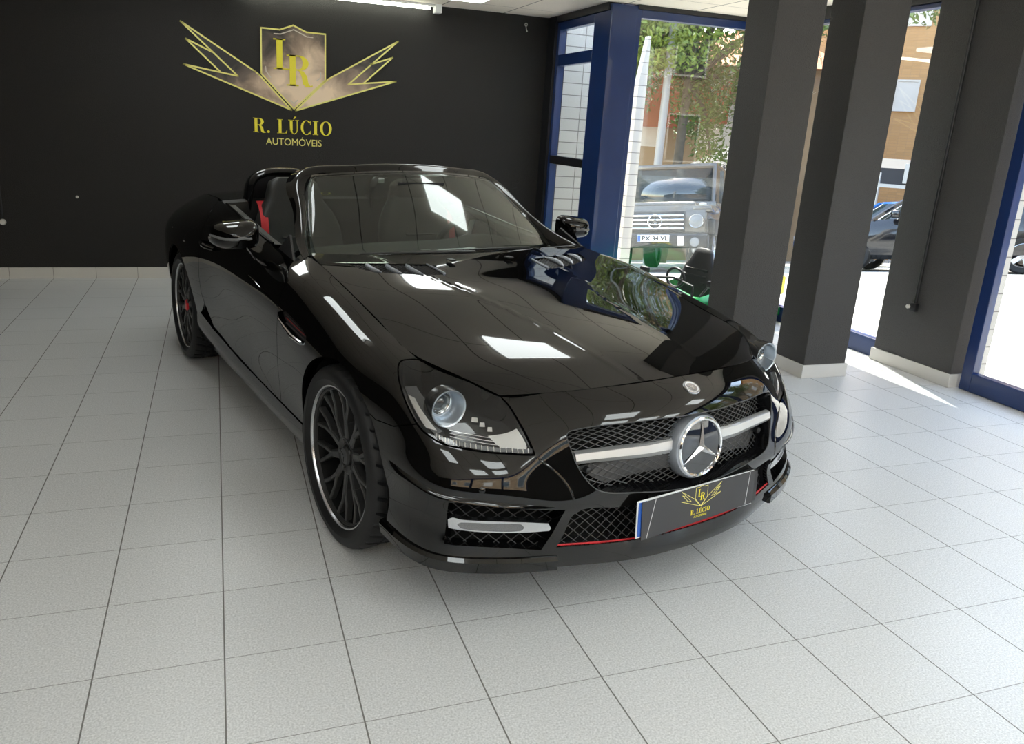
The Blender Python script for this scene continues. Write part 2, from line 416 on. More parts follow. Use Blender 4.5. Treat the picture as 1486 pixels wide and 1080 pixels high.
# glass doors along the street front
struct('wall_front', MB().box((LEFT_X-.2, FRONT_Y-.2, -.1), (2.05, FRONT_Y, 1.05)).box((LEFT_X-.2, FRONT_Y-.2, 1.05), (-2.9, FRONT_Y, CEIL+.1)).box((2.05, FRONT_Y-.2, -.1), (3.4, FRONT_Y, CEIL+.1)), M_BLACK, smooth=False)
for i in range(3):
    bay('window_%d' % (i+4), (2.05-1.65*(i+1), FRONT_Y-.1, 0), 'X', 1.65, 1.05, CEIL, side=.06, top=.09, bottom=.08)
bay('window_7', (3.4, FRONT_Y-.1, 0), 'X', 1.8, .004, CEIL, side=.06, top=.09, bottom=.12)
for i in range(4):
    bay('door_%d' % (i+1), (RIGHT_X, 1.565-1.5*(i+1)-.01*i, 0), 'Y', 1.5, 0.004, 2.40, side=.075, top=.09, bottom=.12, depth=.06)
struct('wall_right', MB().box((RIGHT_X-.1, FRONT_Y, 0), (RIGHT_X+.2, 1.565-6.05, CEIL)), M_BLACK, smooth=False)

# conduit on the pillar by the door
pi = thing('conduit_pipe', 'black conduit pipe running down the pillar beside the glass door', 'pipe', (5.118, 1.955, .44))
MB().tube([(-.012, 0, 0), (-.012, 0, CEIL-.44)], .011, 10).build('pipe', M_DARKFRAME, pi)
MB().rbox((-.035, -.022, -.02), (0, .022, .035), .004).build('end_box', M_DARKFRAME, pi)
MB().lathe([(0, .0), (.013, 0), (.013, .018), (0, .022)], 16, Matrix.Translation((-.03, .026, .008)) @ Matrix.Rotation(R(-90), 4, 'Y')).build('end_cap', M_SKIRT, pi)

# little things on the black wall
hk = thing('wall_hook', 'small pale metal hook high on the black wall near the corner', 'hook', (3.508, BACK_Y, 2.396))
MB().tube([(0.012*math.cos(a), -.008, .012+.014*math.sin(a)) for a in np.linspace(0, 2*math.pi, 15)[:-1]], .0035, 6, closed=True).build('ring', M_SKIRT, hk)
MB().tube([(0, -.006, 0), (.004, -.012, -.03), (.01, -.02, -.05)], [.004, .005, .007], 8).build('hook_arm', M_SKIRT, hk)
sw = thing('wall_switch', 'black square switch plate low on the black wall near the window corner', 'switch', (3.5, BACK_Y, .915))
MB().rbox((-.04, -.012, -.04), (.04, 0, .04), .004).build('plate', M_BLACK, sw)
MB().rbox((-.028, -.016, -.028), (.028, -.01, .028), .002).build('rocker', M_BLACK, sw)
lf = thing('wall_valve', 'round pale valve at the end of a black pipe on the back wall, far left', 'valve', (-1.0, BACK_Y, .476))
MB().tube([(0, -.012, .03), (0, -.012, 1.1)], .009, 8).build('pipe', M_DARKFRAME, lf)
MB().lathe([(0, 0), (.022, 0), (.026, .012), (.02, .028), (0, .03)], 18, Matrix.Rotation(R(90), 4, 'X')).build('cap', M_SKIRT, lf)
tag(MB().lathe([(0, 0), (.012, 0), (.009, .006), (0, .007)], 14, Matrix.Translation((-.434, BACK_Y, .694)) @ Matrix.Rotation(R(90), 4, 'X')).build('screw_cap', M_SKIRT),
    'tiny round screw cap low on the empty left part of the black wall', 'cap')

# ---------------------------------------------------------------- ceiling lights
M_LED = pm('led_diffuser', (.9, .95, .93), .5, emit=(.93, .985, .97), es=9.2*LIGHT_W)
M_LEDFRAME = pm('white_light_frame', (.8, .8, .78), .4)
LIGHTS = [(2.55, 4.45), (2.55, 2.4), (.4675, 4.45), (.4675, 2.4), (.4675, -1.4), (2.55, -1.4), (4.25, -.6)]
LIGHTS += [(x, y) for y in (-2.35, -3.3, -4.25) for x in (4.25, 3.4, 2.55, 1.5, .4675, -.47, -1.4075) if not (x < -1 and y < -4) and not (-.6 < x < 2 and y > -4) or (x, y) in ((.4675, -3.3), (-.47, -2.35))]  # added panel rows behind the camera, put in to brighten the room
def light_label(x, y):
    col = {4.25: 'on the window side', 3.4: 'one panel in from the window side', 2.55: 'over the car line', 1.5: 'between the car line and the room centre', .4675: 'left of the car', -.47: 'left of the room centre', -1.4075: 'over the empty floor on the left'}[x]
    row = {4.45: 'next to the black back wall', 2.4: 'second row from the back wall', -.6: 'in front of the square pillars', -1.4: 'above the photographer',
           -2.35: 'added third row from the front', -3.3: 'added second row from the front', -4.25: 'added by the front windows'}[y]
    return 'ceiling light panel %s, %s' % (col, row)
for x, y in LIGHTS:
    t = thing('ceiling_light', light_label(x, y), 'ceiling light', (x, y, CEIL), group='square ceiling light panels')
    fr = MB()
    for a, b, c, d in ((-.305, -.305, .305, -.285), (-.305, .285, .305, .305), (-.305, -.285, -.285, .285), (.285, -.285, .305, .285)):
        fr.box((a, b, -.006), (c, d, .0))
    fr.build('frame', M_LEDFRAME, t, smooth=False); MB().rbox((-.285, -.285, -.04), (.285, .285, -.002), .006, 2).build('diffuser', M_LED, t, smooth=False)  # diffuser hangs below its frame; the glowing sides are added to brighten the ceiling
bt = thing('batten_light', 'long white tube light fixed to the ceiling along the top of the black back wall', 'ceiling light', (1.75, 5.35, CEIL))
MB().rbox((-.85, -.025, -.02), (.85, .025, 0), .004).build('body', M_TUBE, bt)
MB().tube([(-.8, 0, -.034), (.8, 0, -.034)], .013, 12).build('tube', pm('glowing_tube', (.9, .95, .9), .4, emit=(.95, 1, .86), es=8), bt)
for sx in (-1, 1): MB().rbox((sx*.87-.03, -.05, -.075), (sx*.87+.03, .05, 0), .006).build('end_cap', M_TUBE, bt)

# ---------------------------------------------------------------- shop sign on the back wall
M_GOLD = pm('yellow_gold_print', (.86, .74, .04), .4)
M_GOLD2 = pm('pale_gold_print', (.84, .76, .22), .4)
def sign_fill(name, axis_z=1.0):
    m, nt, b = node_mat(name); tc = nt.nodes.new('ShaderNodeTexCoord')
    sp = nt.nodes.new('ShaderNodeSeparateXYZ'); nt.links.new(tc.outputs['Object'], sp.inputs[0])
    n = nt.nodes.new('ShaderNodeTexNoise'); n.inputs['Scale'].default_value = 5.5; n.inputs['Detail'].default_value = 6; n.inputs['Distortion'].default_value = .6
    nt.links.new(tc.outputs['Object'], n.inputs['Vector'])
    cx = math_node(nt, 'ABSOLUTE', math_node(nt, 'ADD', sp.outputs['X'], -.12)); cz = math_node(nt, 'ABSOLUTE', math_node(nt, 'ADD', sp.outputs['Z'], -.18))
    d = math_node(nt, 'ADD', math_node(nt, 'MULTIPLY', cx, 1.0), math_node(nt, 'MULTIPLY', cz, 1.3))
    k = math_node(nt, 'ADD', math_node(nt, 'SUBTRACT', 1.12, math_node(nt, 'MULTIPLY', d, 1.15)), math_node(nt, 'MULTIPLY', math_node(nt, 'SUBTRACT', n.outputs['Fac'], .5), 1.0))
    cr = nt.nodes.new('ShaderNodeValToRGB'); nt.links.new(k, cr.inputs[0])
    e = cr.color_ramp.elements; e[0].position = .10; e[0].color = (.02, .018, .016, 1); e[1].position = .88; e[1].color = (.86, .66, .47, 1)
    x = e.new(.36); x.color = (.15, .11, .085, 1); x = e.new(.60); x.color = (.46, .33, .235, 1)
    nt.links.new(cr.outputs[0], b.inputs['Base Color']); b.inputs['Roughness'].default_value = .5
    return m
M_CREAM = pm('cream_print', (.62, .55, .46), .5)
M_CLOUD = sign_fill('smoky_beige_print')
SG = dict(A=(-.914,.657), a2=(-.329,.306), a3=(-.295,.281), a4=(-.022,.001), C=(-.905,.320), n=(-.468,.255), B=(-.878,.524), b1=(-.673,.435), b2=(-.617,.285),
 rA=(.924,.652), r2=(.308,.289), r3=(.271,.258), r4=(.014,-.003), rC=(.913,.307), rn=(.479,.251), rB=(.877,.510), rb1=(.680,.437), rb2=(.622,.276),
 s1=(-.271,.663), s2=(-.114,.661), s3=(-.001,.705), s4=(.112,.659), s5=(.274,.657), s6=(.274,.273), s7=(0,.011), s8=(-.274,.29),
 c1=(-.163,.625), c2=(-.108,.626), c3=(.003,.671), c4=(.116,.622), c5=(.165,.621), m1=(-.238,.35), m2=(-.234,.313), m3=(-.197,.265), k1=(.234,.333), k2=(.234,.291), k3=(.202,.265),
 v1=(-.028,.083), v2=(0,.056), v3=(.03,.086))
def stroke(mb, names, w, closed=False, M=None, y=0.0, t=.002, tbl=SG):
    P = [Vector(tbl[k] if isinstance(k, str) else k) for k in names]; n = len(P)
    rng = range(n) if closed else range(n-1)
    for i in rng:
        a, b = P[i], P[(i+1) % n]; d = (b-a).normalized(); q = Vector((-d.y, d.x))*w/2; e = d*w*.4
        poly = [a-e-q, b+e-q, b+e+q, a-e+q]
        mb.prism([(p.x, p.y) for p in poly], y, y+t, M)
    return mb
UP = Matrix(((1, 0, 0, 0), (0, 0, -1, 0), (0, 1, 0, 0), (0, 0, 0, 1)))    # drawing plane -> upright, facing the room
# serif capitals drawn in a unit box (height 1)
def arc_band(mb, c, ro, ri, a0, a1, z0, z1, M, n=28):
    for i in range(n):
        t0 = a0+(a1-a0)*i/n; t1 = a0+(a1-a0)*(i+1)/n
        P = [(c[0]+ro[0]*math.cos(t0), c[1]+ro[1]*math.sin(t0)), (c[0]+ro[0]*math.cos(t1), c[1]+ro[1]*math.sin(t1)),
             (c[0]+ri[0]*math.cos(t1), c[1]+ri[1]*math.sin(t1)), (c[0]+ri[0]*math.cos(t0), c[1]+ri[1]*math.sin(t0))]
        mb.prism(P, z0, z1, M)
def serif(mb, ch, x, y, hgt, M, z0=.0, z1=.002):
    """adds one serif capital, returns its advance width"""
    T = M @ Matrix.Translation((x, y, 0)) @ Matrix.Diagonal((hgt, hgt, 1, 1))
    rc = lambda a, b, c, d: mb.prism([(a, b), (c, b), (c, d), (a, d)], z0, z1, T)
    pl = lambda P: mb.prism(P, z0, z1, T)
    s = .045
    if ch == 'I': rc(.12, 0, .32, 1); rc(.02, 0, .42, s); rc(.02, 1-s, .42, 1); return .47
    if ch == 'L':
        rc(.12, 0, .32, 1); rc(.02, 0, .68, s); rc(.02, 1-s, .42, 1); pl([(.68, 0), (.72, .28), (.69, .28), (.58, s), (.5, 0)]); return .74
    if ch == 'R':
        rc(.12, 0, .32, 1); rc(.02, 0, .42, s); rc(.02, 1-s, .45, 1)
        arc_band(mb, (.42, .755), (.33, .245), (.13, .20), -math.pi/2, math.pi/2, z0, z1, T, 18); rc(.3, .51, .43, .555)
        pl([(.40, .52), (.58, .5), (.70, .34), (.74, .12), (.80, .04), (.88, .06), (.9, .03), (.80, -.01), (.66, -.01), (.56, .08), (.52, .3), (.46, .46)]); return .88
    if ch == 'C':
        arc_band(mb, (.42, .5), (.40, .52), (.23, .475), R(42), R(318), z0, z1, T, 30); rc(.68, .70, .715, .97); rc(.68, .04, .715, .28); return .78
    if ch == 'O':
        arc_band(mb, (.43, .5), (.42, .52), (.23, .475), 0, 2*math.pi, z0, z1, T, 36); return .88
    if ch == 'U':
        rc(.10, .3, .29, 1); rc(.0, 1-s, .40, 1); rc(.58, .3, .635, 1); rc(.48, 1-s, .74, 1)
        arc_band(mb, (.37, .32), (.265, .34), (.21, .29), math.pi, 2*math.pi, z0, z1, T, 20)
        arc_band(mb, (.37, .32), (.27, .34), (.10, .27), math.pi, math.pi*1.45, z0, z1, T, 10); return .78
    if ch == 'Ú':
        w = serif(mb, 'U', x, y, hgt, M, z0, z1); pl([(.34, 1.06), (.42, 1.06), (.56, 1.22), (.44, 1.24)]); return w
    if ch == '.':
        arc_band(mb, (.12, .09), (.095, .095), (.001, .001), 0, 2*math.pi, z0, z1, T, 16); return .30
    return .28
def serif_line(mb, txt, x, y, hgt, M, sp=.06, z0=0, z1=.002):
    x0 = x
    for c in txt: x += (serif(mb, c, x, y, hgt, M, z0, z1)+sp)*hgt
    return x-x0
def shop_emblem(parent, k, M0, t=1.0, line=.013, full=True):
    """the winged shield with its letters and two lines of text; k scales, M0 places it"""
    M = M0 @ UP @ Matrix.Diagonal((k, k, 1, 1)); d = .0012*t
    S = lambda names: [SG[n_] for n_ in names]
    for nm, loop, extra in (('left_wing', ('A', 'a2', 'a3', 'a4', 'C', 'n'), (('B', 'b1'), ('B', 'b2'))), ('right_wing', ('rA', 'r2', 'r3', 'r4', 'rC', 'rn'), (('rB', 'rb1'), ('rB', 'rb2')))):
        if full:
            w = MB().prism(S(loop), 0, d, M)
            w.prism(S((extra[0][0], extra[0][1], loop[-1], extra[1][1])), 0, d, M)
            f = w.build(nm, M_CLOUD, parent, smooth=False)
        else: f = parent
        o = MB(); stroke(o, loop, line, True, M, d, d)
        for e in extra: stroke(o, e, line, False, M, d, d)
        o.build(nm+'_outline', M_GOLD if not full else M_GOLD2, f, smooth=False)
    sh = ('s1', 's2', 's3', 's4', 's5', 's6', 's7', 's8')
    f = MB().prism(S(sh), 0, d, M).build('shield', M_CLOUD, parent, smooth=False) if full else parent
    o = MB(); stroke(o, sh, line, True, M, d, d); o.build('shield_outline', M_GOLD2, f, smooth=False)
    if full:
        for ln in (('c1', 'c2', 'c3', 'c4', 'c5'), ('m1', 'm2', 'm3'), ('k1', 'k2', 'k3'), ('v1', 'v2', 'v3')): stroke(MB(), ln, .009, False, M, d, d).build('shield_mark', M_CREAM, f, smooth=False)
    for ch, a in (('L', (-.175, .337, .252, M, d*2, d*3)), ('R', (-.065, .205, .258, M, d*3, d*4))):
        o = MB(); serif(o, ch, *a); o.build('monogram_letter', M_GOLD, f, smooth=False)
    hg = .122; wtot = serif_line(MB(), 'R. LÚCIO', 0, 0, hg, M); k_ = .70/wtot; x_ = -.355
    for word in ('R.', ' LÚCIO'):
        o = MB(); x_ += serif_line(o, word, x_/k_, -.205, hg, M @ Matrix.Diagonal((k_, 1, 1, 1)), z1=d)*k_; o.build('name_lettering', M_GOLD, parent, smooth=False)
    text_obj('subtitle_lettering', 'AUTOMÓVEIS', .085*k, M_GOLD2, parent, M0 @ Matrix.Translation((0, -.0005, -.305*k)) @ Matrix.Rotation(R(90), 4, 'X'), extrude=.0005, width=.487*k)
sign = thing('shop_sign', 'gold winged shield emblem with shop lettering on the black back wall', 'sign', (1.357, BACK_Y-.004, 1.503))
shop_emblem(sign, 1.0, Matrix.Identity(4))
# ---------------------------------------------------------------- car body surfaces
# car frame: x = distance rearwards of the front axle, y = to the car's right, z = up (metres)
import numpy as np

def spline_matrix(k, s):
    """natural cubic spline through knots k, evaluated at s: rows weight the control values"""
    k = np.asarray(k, float); s = np.asarray(s, float); n = len(k); h = np.diff(k)
    A = np.zeros((n, n)); B = np.zeros((n, n)); A[0, 0] = A[-1, -1] = 1
    for i in range(1, n - 1):
        A[i, i-1] = h[i-1]; A[i, i] = 2*(h[i-1]+h[i]); A[i, i+1] = h[i]
        B[i, i-1] = 6/h[i-1]; B[i, i] = -6/h[i-1]-6/h[i]; B[i, i+1] = 6/h[i]
    M2 = np.linalg.solve(A, B)
    i = np.clip(np.searchsorted(k, s, side='right')-1, 0, n-2)
    a = (k[i+1]-s)/h[i]; b = (s-k[i])/h[i]; E = np.eye(n)
    return (a[:, None]*E[i] + b[:, None]*E[i+1]
            + ((a**3-a)*h[i]**2/6)[:, None]*M2[i] + ((b**3-b)*h[i]**2/6)[:, None]*M2[i+1])

class Surf:
    def __init__(self, P, bump=None):
        self.P = np.asarray(P, float); self.bump = bump
        d0 = np.linalg.norm(np.diff(self.P, axis=0), axis=2).mean(1)
        d1 = np.linalg.norm(np.diff(self.P, axis=1), axis=2).mean(0)
        self.ku = np.r_[0, np.cumsum(d0)]; self.kv = np.r_[0, np.cumsum(d1)]
        self.sign = 1.0
        self._grid = None
    def __call__(self, u, v):
        u = np.clip(np.atleast_1d(np.asarray(u, float)), self.ku[0], self.ku[-1]); v = np.clip(np.atleast_1d(np.asarray(v, float)), self.kv[0], self.kv[-1])
        R = np.einsum('ai,ijk,aj->ak', spline_matrix(self.ku, u), self.P, spline_matrix(self.kv, v))
        if self.bump is not None: R = self.bump(R)
        return R
    def normal(self, u, v, e=2e-3):
        a = self(np.asarray(u)+e, v)-self(np.asarray(u)-e, v); b = self(u, np.asarray(v)+e)-self(u, np.asarray(v)-e)
        n = np.cross(a, b); return self.sign*n/np.maximum(np.linalg.norm(n, axis=1), 1e-12)[:, None]
    def grid(self, n=220, m=90):
        if self._grid is None:
            uu, vv = np.meshgrid(np.linspace(self.ku[0], self.ku[-1], n), np.linspace(self.kv[0], self.kv[-1], m), indexing='ij')
            self._grid = (uu.ravel(), vv.ravel(), self(uu.ravel(), vv.ravel()))
        return self._grid
    def inv(self, pts, f, where=None):
        """surface parameters (u, v) where f(point) = target, f maps (n,3)->(n,2)"""
        gu, gv, G = self.grid(); ok = np.ones(len(gu), bool) if where is None else where(G)
        F = f(G[ok]); U = gu[ok]; V = gv[ok]; out = []
        for t in np.asarray(pts, float):
            i = np.argmin(((F-t)**2).sum(1)); x = np.array([U[i], V[i]])
            for _ in range(12):
                e = 1e-4
                r = f(self(x[:1], x[1:]))[0]-t
                J = np.stack([(f(self(x[:1]+e, x[1:]))[0]-f(self(x[:1]-e, x[1:]))[0])/(2*e),
                              (f(self(x[:1], x[1:]+e))[0]-f(self(x[:1], x[1:]-e))[0])/(2*e)], 1)
                d = np.linalg.lstsq(J, -r, rcond=None)[0]; d *= min(1, .08/max(np.linalg.norm(d), 1e-9)); x = x+d
                x[0] = min(max(x[0], self.ku[0]), self.ku[-1]); x[1] = min(max(x[1], self.kv[0]), self.kv[-1])
            out.append(x)
        return np.array(out)
    def side(self, pts): return self.inv(pts, lambda X: X[:, [0, 2]], lambda G: G[:, 1] > .3)
    def front(self, pts, xmax=.3): return self.inv(pts, lambda X: X[:, [1, 2]], lambda G: G[:, 0] < xmax)

# control net of the body side: each column runs from the bottom edge up to the hood / belt line
SIDE_COLS = [
 [(-.842,0,.195),(-.846,0,.235),(-.828,0,.32),(-.842,0,.42),(-.852,0,.52),(-.835,0,.612),(-.79,0,.684),(-.699,0,.723)],
 [(-.82,.25,.195),(-.825,.25,.235),(-.808,.25,.32),(-.822,.25,.42),(-.826,.25,.52),(-.803,.25,.605),(-.757,.25,.673),(-.675,.25,.716)],
 [(-.755,.46,.195),(-.76,.46,.237),(-.752,.46,.325),(-.772,.46,.40),(-.748,.46,.49),(-.722,.46,.588),(-.672,.47,.65),(-.60,.48,.698)],
 [(-.705,.60,.195),(-.71,.605,.24),(-.698,.60,.33),(-.716,.60,.405),(-.70,.60,.48),(-.665,.585,.56),(-.602,.58,.635),(-.533,.573,.682)],
 [(-.655,.70,.195),(-.66,.705,.24),(-.643,.70,.33),(-.657,.70,.415),(-.64,.695,.49),(-.60,.68,.57),(-.54,.66,.65),(-.46,.625,.708)],
 [(-.58,.795,.195),(-.585,.80,.24),(-.568,.79,.33),(-.577,.795,.425),(-.56,.785,.50),(-.525,.765,.585),(-.465,.735,.665),(-.40,.658,.724)],
 [(-.49,.832,.195),(-.49,.84,.242),(-.482,.832,.33),(-.49,.843,.437),(-.475,.836,.52),(-.445,.822,.605),(-.39,.785,.685),(-.325,.69,.733)],
 [(-.36,.842,.197),(-.36,.853,.245),(-.36,.852,.335),(-.36,.864,.445),(-.35,.862,.535),(-.33,.850,.63),(-.285,.805,.713),(-.24,.712,.742)],
 [(-.18,.845,.20),(-.18,.86,.25),(-.18,.868,.34),(-.18,.880,.45),(-.175,.884,.55),(-.17,.874,.65),(-.15,.812,.741),(-.125,.716,.763)],
 [(0,.845,.203),(0,.863,.255),(0,.876,.343),(0,.890,.455),(0,.897,.56),(0,.886,.67),(0,.818,.766),(0,.718,.787)],
 [(.2,.847,.205),(.2,.866,.258),(.2,.877,.343),(.2,.892,.46),(.2,.901,.57),(.2,.890,.69),(.2,.825,.802),(.2,.72,.828)],
 [(.38,.848,.206),(.38,.868,.26),(.38,.873,.34),(.38,.886,.46),(.38,.898,.58),(.38,.894,.705),(.38,.832,.828),(.38,.717,.858)],
 [(.64,.848,.206),(.64,.868,.262),(.64,.868,.338),(.64,.878,.46),(.64,.892,.585),(.64,.893,.72),(.65,.845,.838),(.68,.715,.897)],
 [(.97,.848,.206),(.97,.868,.264),(.97,.864,.335),(.97,.870,.46),(.97,.884,.59),(.97,.889,.735),(.97,.847,.84),(1.0,.745,.892)],
 [(1.4,.848,.208),(1.4,.868,.267),(1.4,.864,.335),(1.4,.869,.46),(1.4,.880,.60),(1.4,.886,.748),(1.4,.843,.865),(1.4,.742,.918)],
 [(1.76,.848,.21),(1.76,.868,.27),(1.76,.867,.34),(1.76,.876,.465),(1.76,.886,.61),(1.76,.888,.76),(1.76,.842,.89),(1.76,.735,.955)],
 [(2.05,.85,.212),(2.05,.87,.275),(2.05,.877,.345),(2.05,.892,.47),(2.05,.903,.62),(2.05,.898,.775),(2.05,.835,.905),(2.05,.72,.978)],
 [(2.25,.85,.215),(2.25,.872,.28),(2.25,.884,.35),(2.25,.902,.475),(2.25,.911,.62),(2.25,.902,.775),(2.25,.83,.902),(2.25,.70,.98)],
 [(2.43,.85,.218),(2.43,.872,.285),(2.43,.886,.355),(2.43,.905,.48),(2.43,.913,.62),(2.43,.902,.77),(2.43,.825,.893),(2.43,.69,.975)],
 [(2.63,.84,.222),(2.63,.862,.29),(2.63,.878,.36),(2.63,.898,.48),(2.63,.906,.62),(2.63,.893,.765),(2.63,.81,.878),(2.63,.67,.963)],
 [(2.86,.82,.23),(2.86,.842,.30),(2.86,.86,.37),(2.86,.88,.485),(2.86,.888,.62),(2.86,.87,.76),(2.86,.78,.862),(2.84,.64,.945)],
 [(3.10,.74,.25),(3.11,.76,.32),(3.11,.78,.39),(3.12,.80,.49),(3.12,.805,.62),(3.09,.785,.75),(3.06,.70,.85),(3.02,.58,.925)],
 [(3.22,.50,.27),(3.23,.51,.34),(3.24,.52,.41),(3.26,.54,.50),(3.26,.54,.62),(3.22,.53,.74),(3.19,.48,.84),(3.14,.42,.91)],
 [(3.26,0,.28),(3.27,0,.35),(3.28,0,.42),(3.30,0,.51),(3.30,0,.62),(3.27,0,.74),(3.24,0,.84),(3.19,0,.905)],
]
_R = np.array(SIDE_COLS, float)
_L = _R[:0:-1].copy(); _L[:, :, 1] *= -1
BODY = Surf(np.concatenate([_L, _R]))
BODY.s0 = BODY.ku[len(_L)]                       # parameter of the nose centre line
BODY.sign = -1.0
def ridge_bump(R):
    R = R.copy(); x = R[:, 0]; y = np.abs(R[:, 1])
    yr = np.interp(x, [-.72, -.33, -.06, .65, .9], [.16, .205, .245, .42, .48])
    f = np.clip((x+.70)/.15, 0, 1)
    R[:, 2] += f*(.0013*np.exp(-((y-yr)/.013)**2))
    return R
HOOD_ST = [  # edge point (car right), centre point
 ((-.40,.658,.722),(-.53,0,.760)), ((-.24,.712,.742),(-.34,0,.789)), ((0,.718,.787),(-.04,0,.826)),
 ((.2,.72,.828),(.18,0,.852)), ((.38,.717,.858),(.36,0,.868)), ((.64,.711,.894),(.52,0,.885)), ((.80,.678,.900),(.645,0,.8985))]
_h = []
_front = [(-.699,0,.723),(-.675,.25,.716),(-.60,.48,.698),(-.533,.573,.682)]
_h.append([(0.0,)+_front[0], (.25/.573,)+_front[1], (.48/.573,)+_front[2], (1.0,)+_front[3]])
rows = []
_vv = np.array([0, .22, .44, .64, .82, 1.0])
_fm = spline_matrix([0, .25/.573, .48/.573, 1.0], _vv)
rows.append(_fm @ np.array(_front))
for E_, C_ in HOOD_ST:
    E_ = np.array(E_); C_ = np.array(C_)
    w = (1-_vv**2)[:, None]
    r_ = E_+(C_-E_)*w; r_[:, 1] = _vv*E_[1]; r_[:, 2] = E_[2]+(C_[2]-E_[2])*(1-np.abs(_vv)**2.2)
    rows.append(r_)
_hr = np.array(rows); _hl = _hr[:, :0:-1].copy(); _hl[:, :, 1] *= -1
HOOD = Surf(np.concatenate([_hl, _hr], 1), ridge_bump)
# panel outlines in surface parameters (distance around the body from the nose, distance up the side)
OUT = {
 'headlight': [(1.0215,0.7159),(0.9238,0.7146),(0.828,0.7154),(0.7056,0.7224),(0.617,0.7224),(0.6013,0.6785),(0.5921,0.5895),(0.5828,0.5182),(0.5745,0.4616),(0.6421,0.4689),(0.7191,0.4592),(0.7908,0.4553),(0.8277,0.4539),(0.8698,0.4619),(0.9097,0.48),(0.9453,0.52),(0.9914,0.5675),(1.0393,0.6123),(1.0687,0.6472),(1.0672,0.6734)],
 'grille': [(0.0656,0.5326),(0.1797,0.5396),(0.3396,0.5365),(0.4417,0.5263),(0.4606,0.5212),(0.4714,0.5031),(0.4606,0.4291),(0.4433,0.3747),(0.4218,0.3329),(0.3981,0.3031),(0.3684,0.2842),(0.2999,0.2639),(0.1689,0.2378),(0.0406,0.2274)],
 'lower': [(0.2935,0.2018),(0.4155,0.2292),(0.444,0.2218),(0.4589,0.2045),(0.4739,0.129),(0.5003,0.083),(0.2834,0.0857)],
 'side_intake': [(0.8123,0.2221),(0.7454,0.24),(0.642,0.252),(0.5441,0.2461),(0.4924,0.2342),(0.5029,0.1409),(0.5436,0.0774),(0.6391,0.0859),(0.7713,0.0901),(0.8184,0.0902),(0.8148,0.1403)],
 'drl': [(0.8115,0.1508),(0.7967,0.1599),(0.7779,0.156),(0.6907,0.1571),(0.5965,0.1562),(0.5264,0.1511),(0.517,0.1346),(0.5203,0.1265),(0.5928,0.1233),(0.6881,0.1234),(0.781,0.1266),(0.8084,0.1287)],
 'drl_lens': [(0.7839,0.1407),(0.7727,0.147),(0.6899,0.1494),(0.6048,0.1483),(0.594,0.137),(0.6027,0.1281),(0.6883,0.1269),(0.7719,0.1309)],
 'sidevent': [(1.974,0.4791),(1.9041,0.4997),(1.8041,0.4998),(1.7091,0.4941),(1.6497,0.4833),(1.6474,0.4677),(1.6745,0.4501),(1.7764,0.4444),(1.871,0.4525),(1.9486,0.4635)],
 'bf_line': [(1.1417,0.4041),(1.1079,0.3977),(1.0159,0.4231),(0.9275,0.4833)],
 'door_front': [(2.064,0.6368),(1.9753,0.5726),(1.9722,0.4984),(1.9741,0.4358),(1.9957,0.3506),(2.0289,0.2604),(2.0401,0.1776),(2.0238,0.1101)],
 'door_rear': [(3.5362,0.7092),(3.3313,0.6163),(3.2825,0.5345),(3.2873,0.4445),(3.3176,0.3505),(3.3084,0.2792),(3.2678,0.2416)],
 'crease': [(1.0587,0.2619),(0.9825,0.258),(0.9246,0.2548),(0.876,0.2455),(0.8339,0.2387),(0.7247,0.2415),(0.6114,0.2481),(0.4895,0.236)],
 'nose_edge': [(0.5669,0.448),(0.5324,0.408),(0.5067,0.3752),(0.4822,0.3316),(0.47,0.2891),(0.4637,0.2315)],
 'feature': [(2.4534,0.5213),(2.2032,0.509),(1.9174,0.4946)],
 'skirtline': [(1.089,0.2512),(1.0341,0.2503),(0.9844,0.2398),(0.9622,0.1841),(0.9312,0.1103),(0.9231,0.1023)],
 'hood_vent': [(1.214,0.5793),(1.2202,0.5076),(1.2154,0.356),(1.2075,0.2627),(1.1308,0.2548),(1.0412,0.2531),(1.0333,0.2708),(1.0513,0.3497),(1.0993,0.4857),(1.1283,0.544),(1.1757,0.5688)],
 'vent_bars': [(1.2202,0.5076),(1.1048,0.4935),(1.2175,0.4277),(1.0789,0.4196),(1.2114,0.3496),(1.0483,0.343)],
}
# ---------------------------------------------------------------- the black roadster
M_PAINT = pm('gloss_black_paint', (.0026, .0024, .0022), .02, spec=.62)
M_TRIM = pm('gloss_black_trim', (.004, .004, .0045), .09, spec=.5)
M_SATIN = pm('satin_black_plastic', (.012, .012, .013), .42)
M_CAVITY = pm('dark_cavity', (.004, .004, .004), .8, spec=.2)
M_MESHW = pm('dark_grey_mesh_wire', (.06, .06, .062), .33)
M_MESHD = pm('black_mesh_wire', (.022, .022, .024), .4)
M_CHROME = pm('chrome', (.86, .87, .88), .07, metal=1)
M_SILVER = pm('satin_silver', (.62, .63, .65), .26, metal=1)
M_BAR = pm('brushed_silver_bar', (.62, .63, .64), .34, metal=.75)
M_SILVERP = pm('silver_grey_paint', (.40, .43, .48), .3, metal=.55)
M_RUBBER = pm('tyre_rubber', (.0105, .0105, .0112), .55, spec=.35)
M_RIM = pm('satin_black_alloy', (.026, .026, .026), .33, spec=.5)
M_LIP = pm('machined_rim_edge', (.55, .56, .58), .25, metal=1)
M_IRON = pm('brake_iron', (.10, .10, .10), .45, metal=.8)
M_LEATHER = pm('black_leather', (.013, .0135, .0125), .45, spec=.4, bump=(60, .12))
M_DASH = pm('dark_dashboard', (.02, .02, .02), .5)
M_RED = pm('red_webbing', (.45, .012, .018), .6)
M_REDCAP = pm('red_hub_cap', (.6, .01, .02), .3)
M_LENS = glass_mat('clear_lens', (.97, .98, .98))
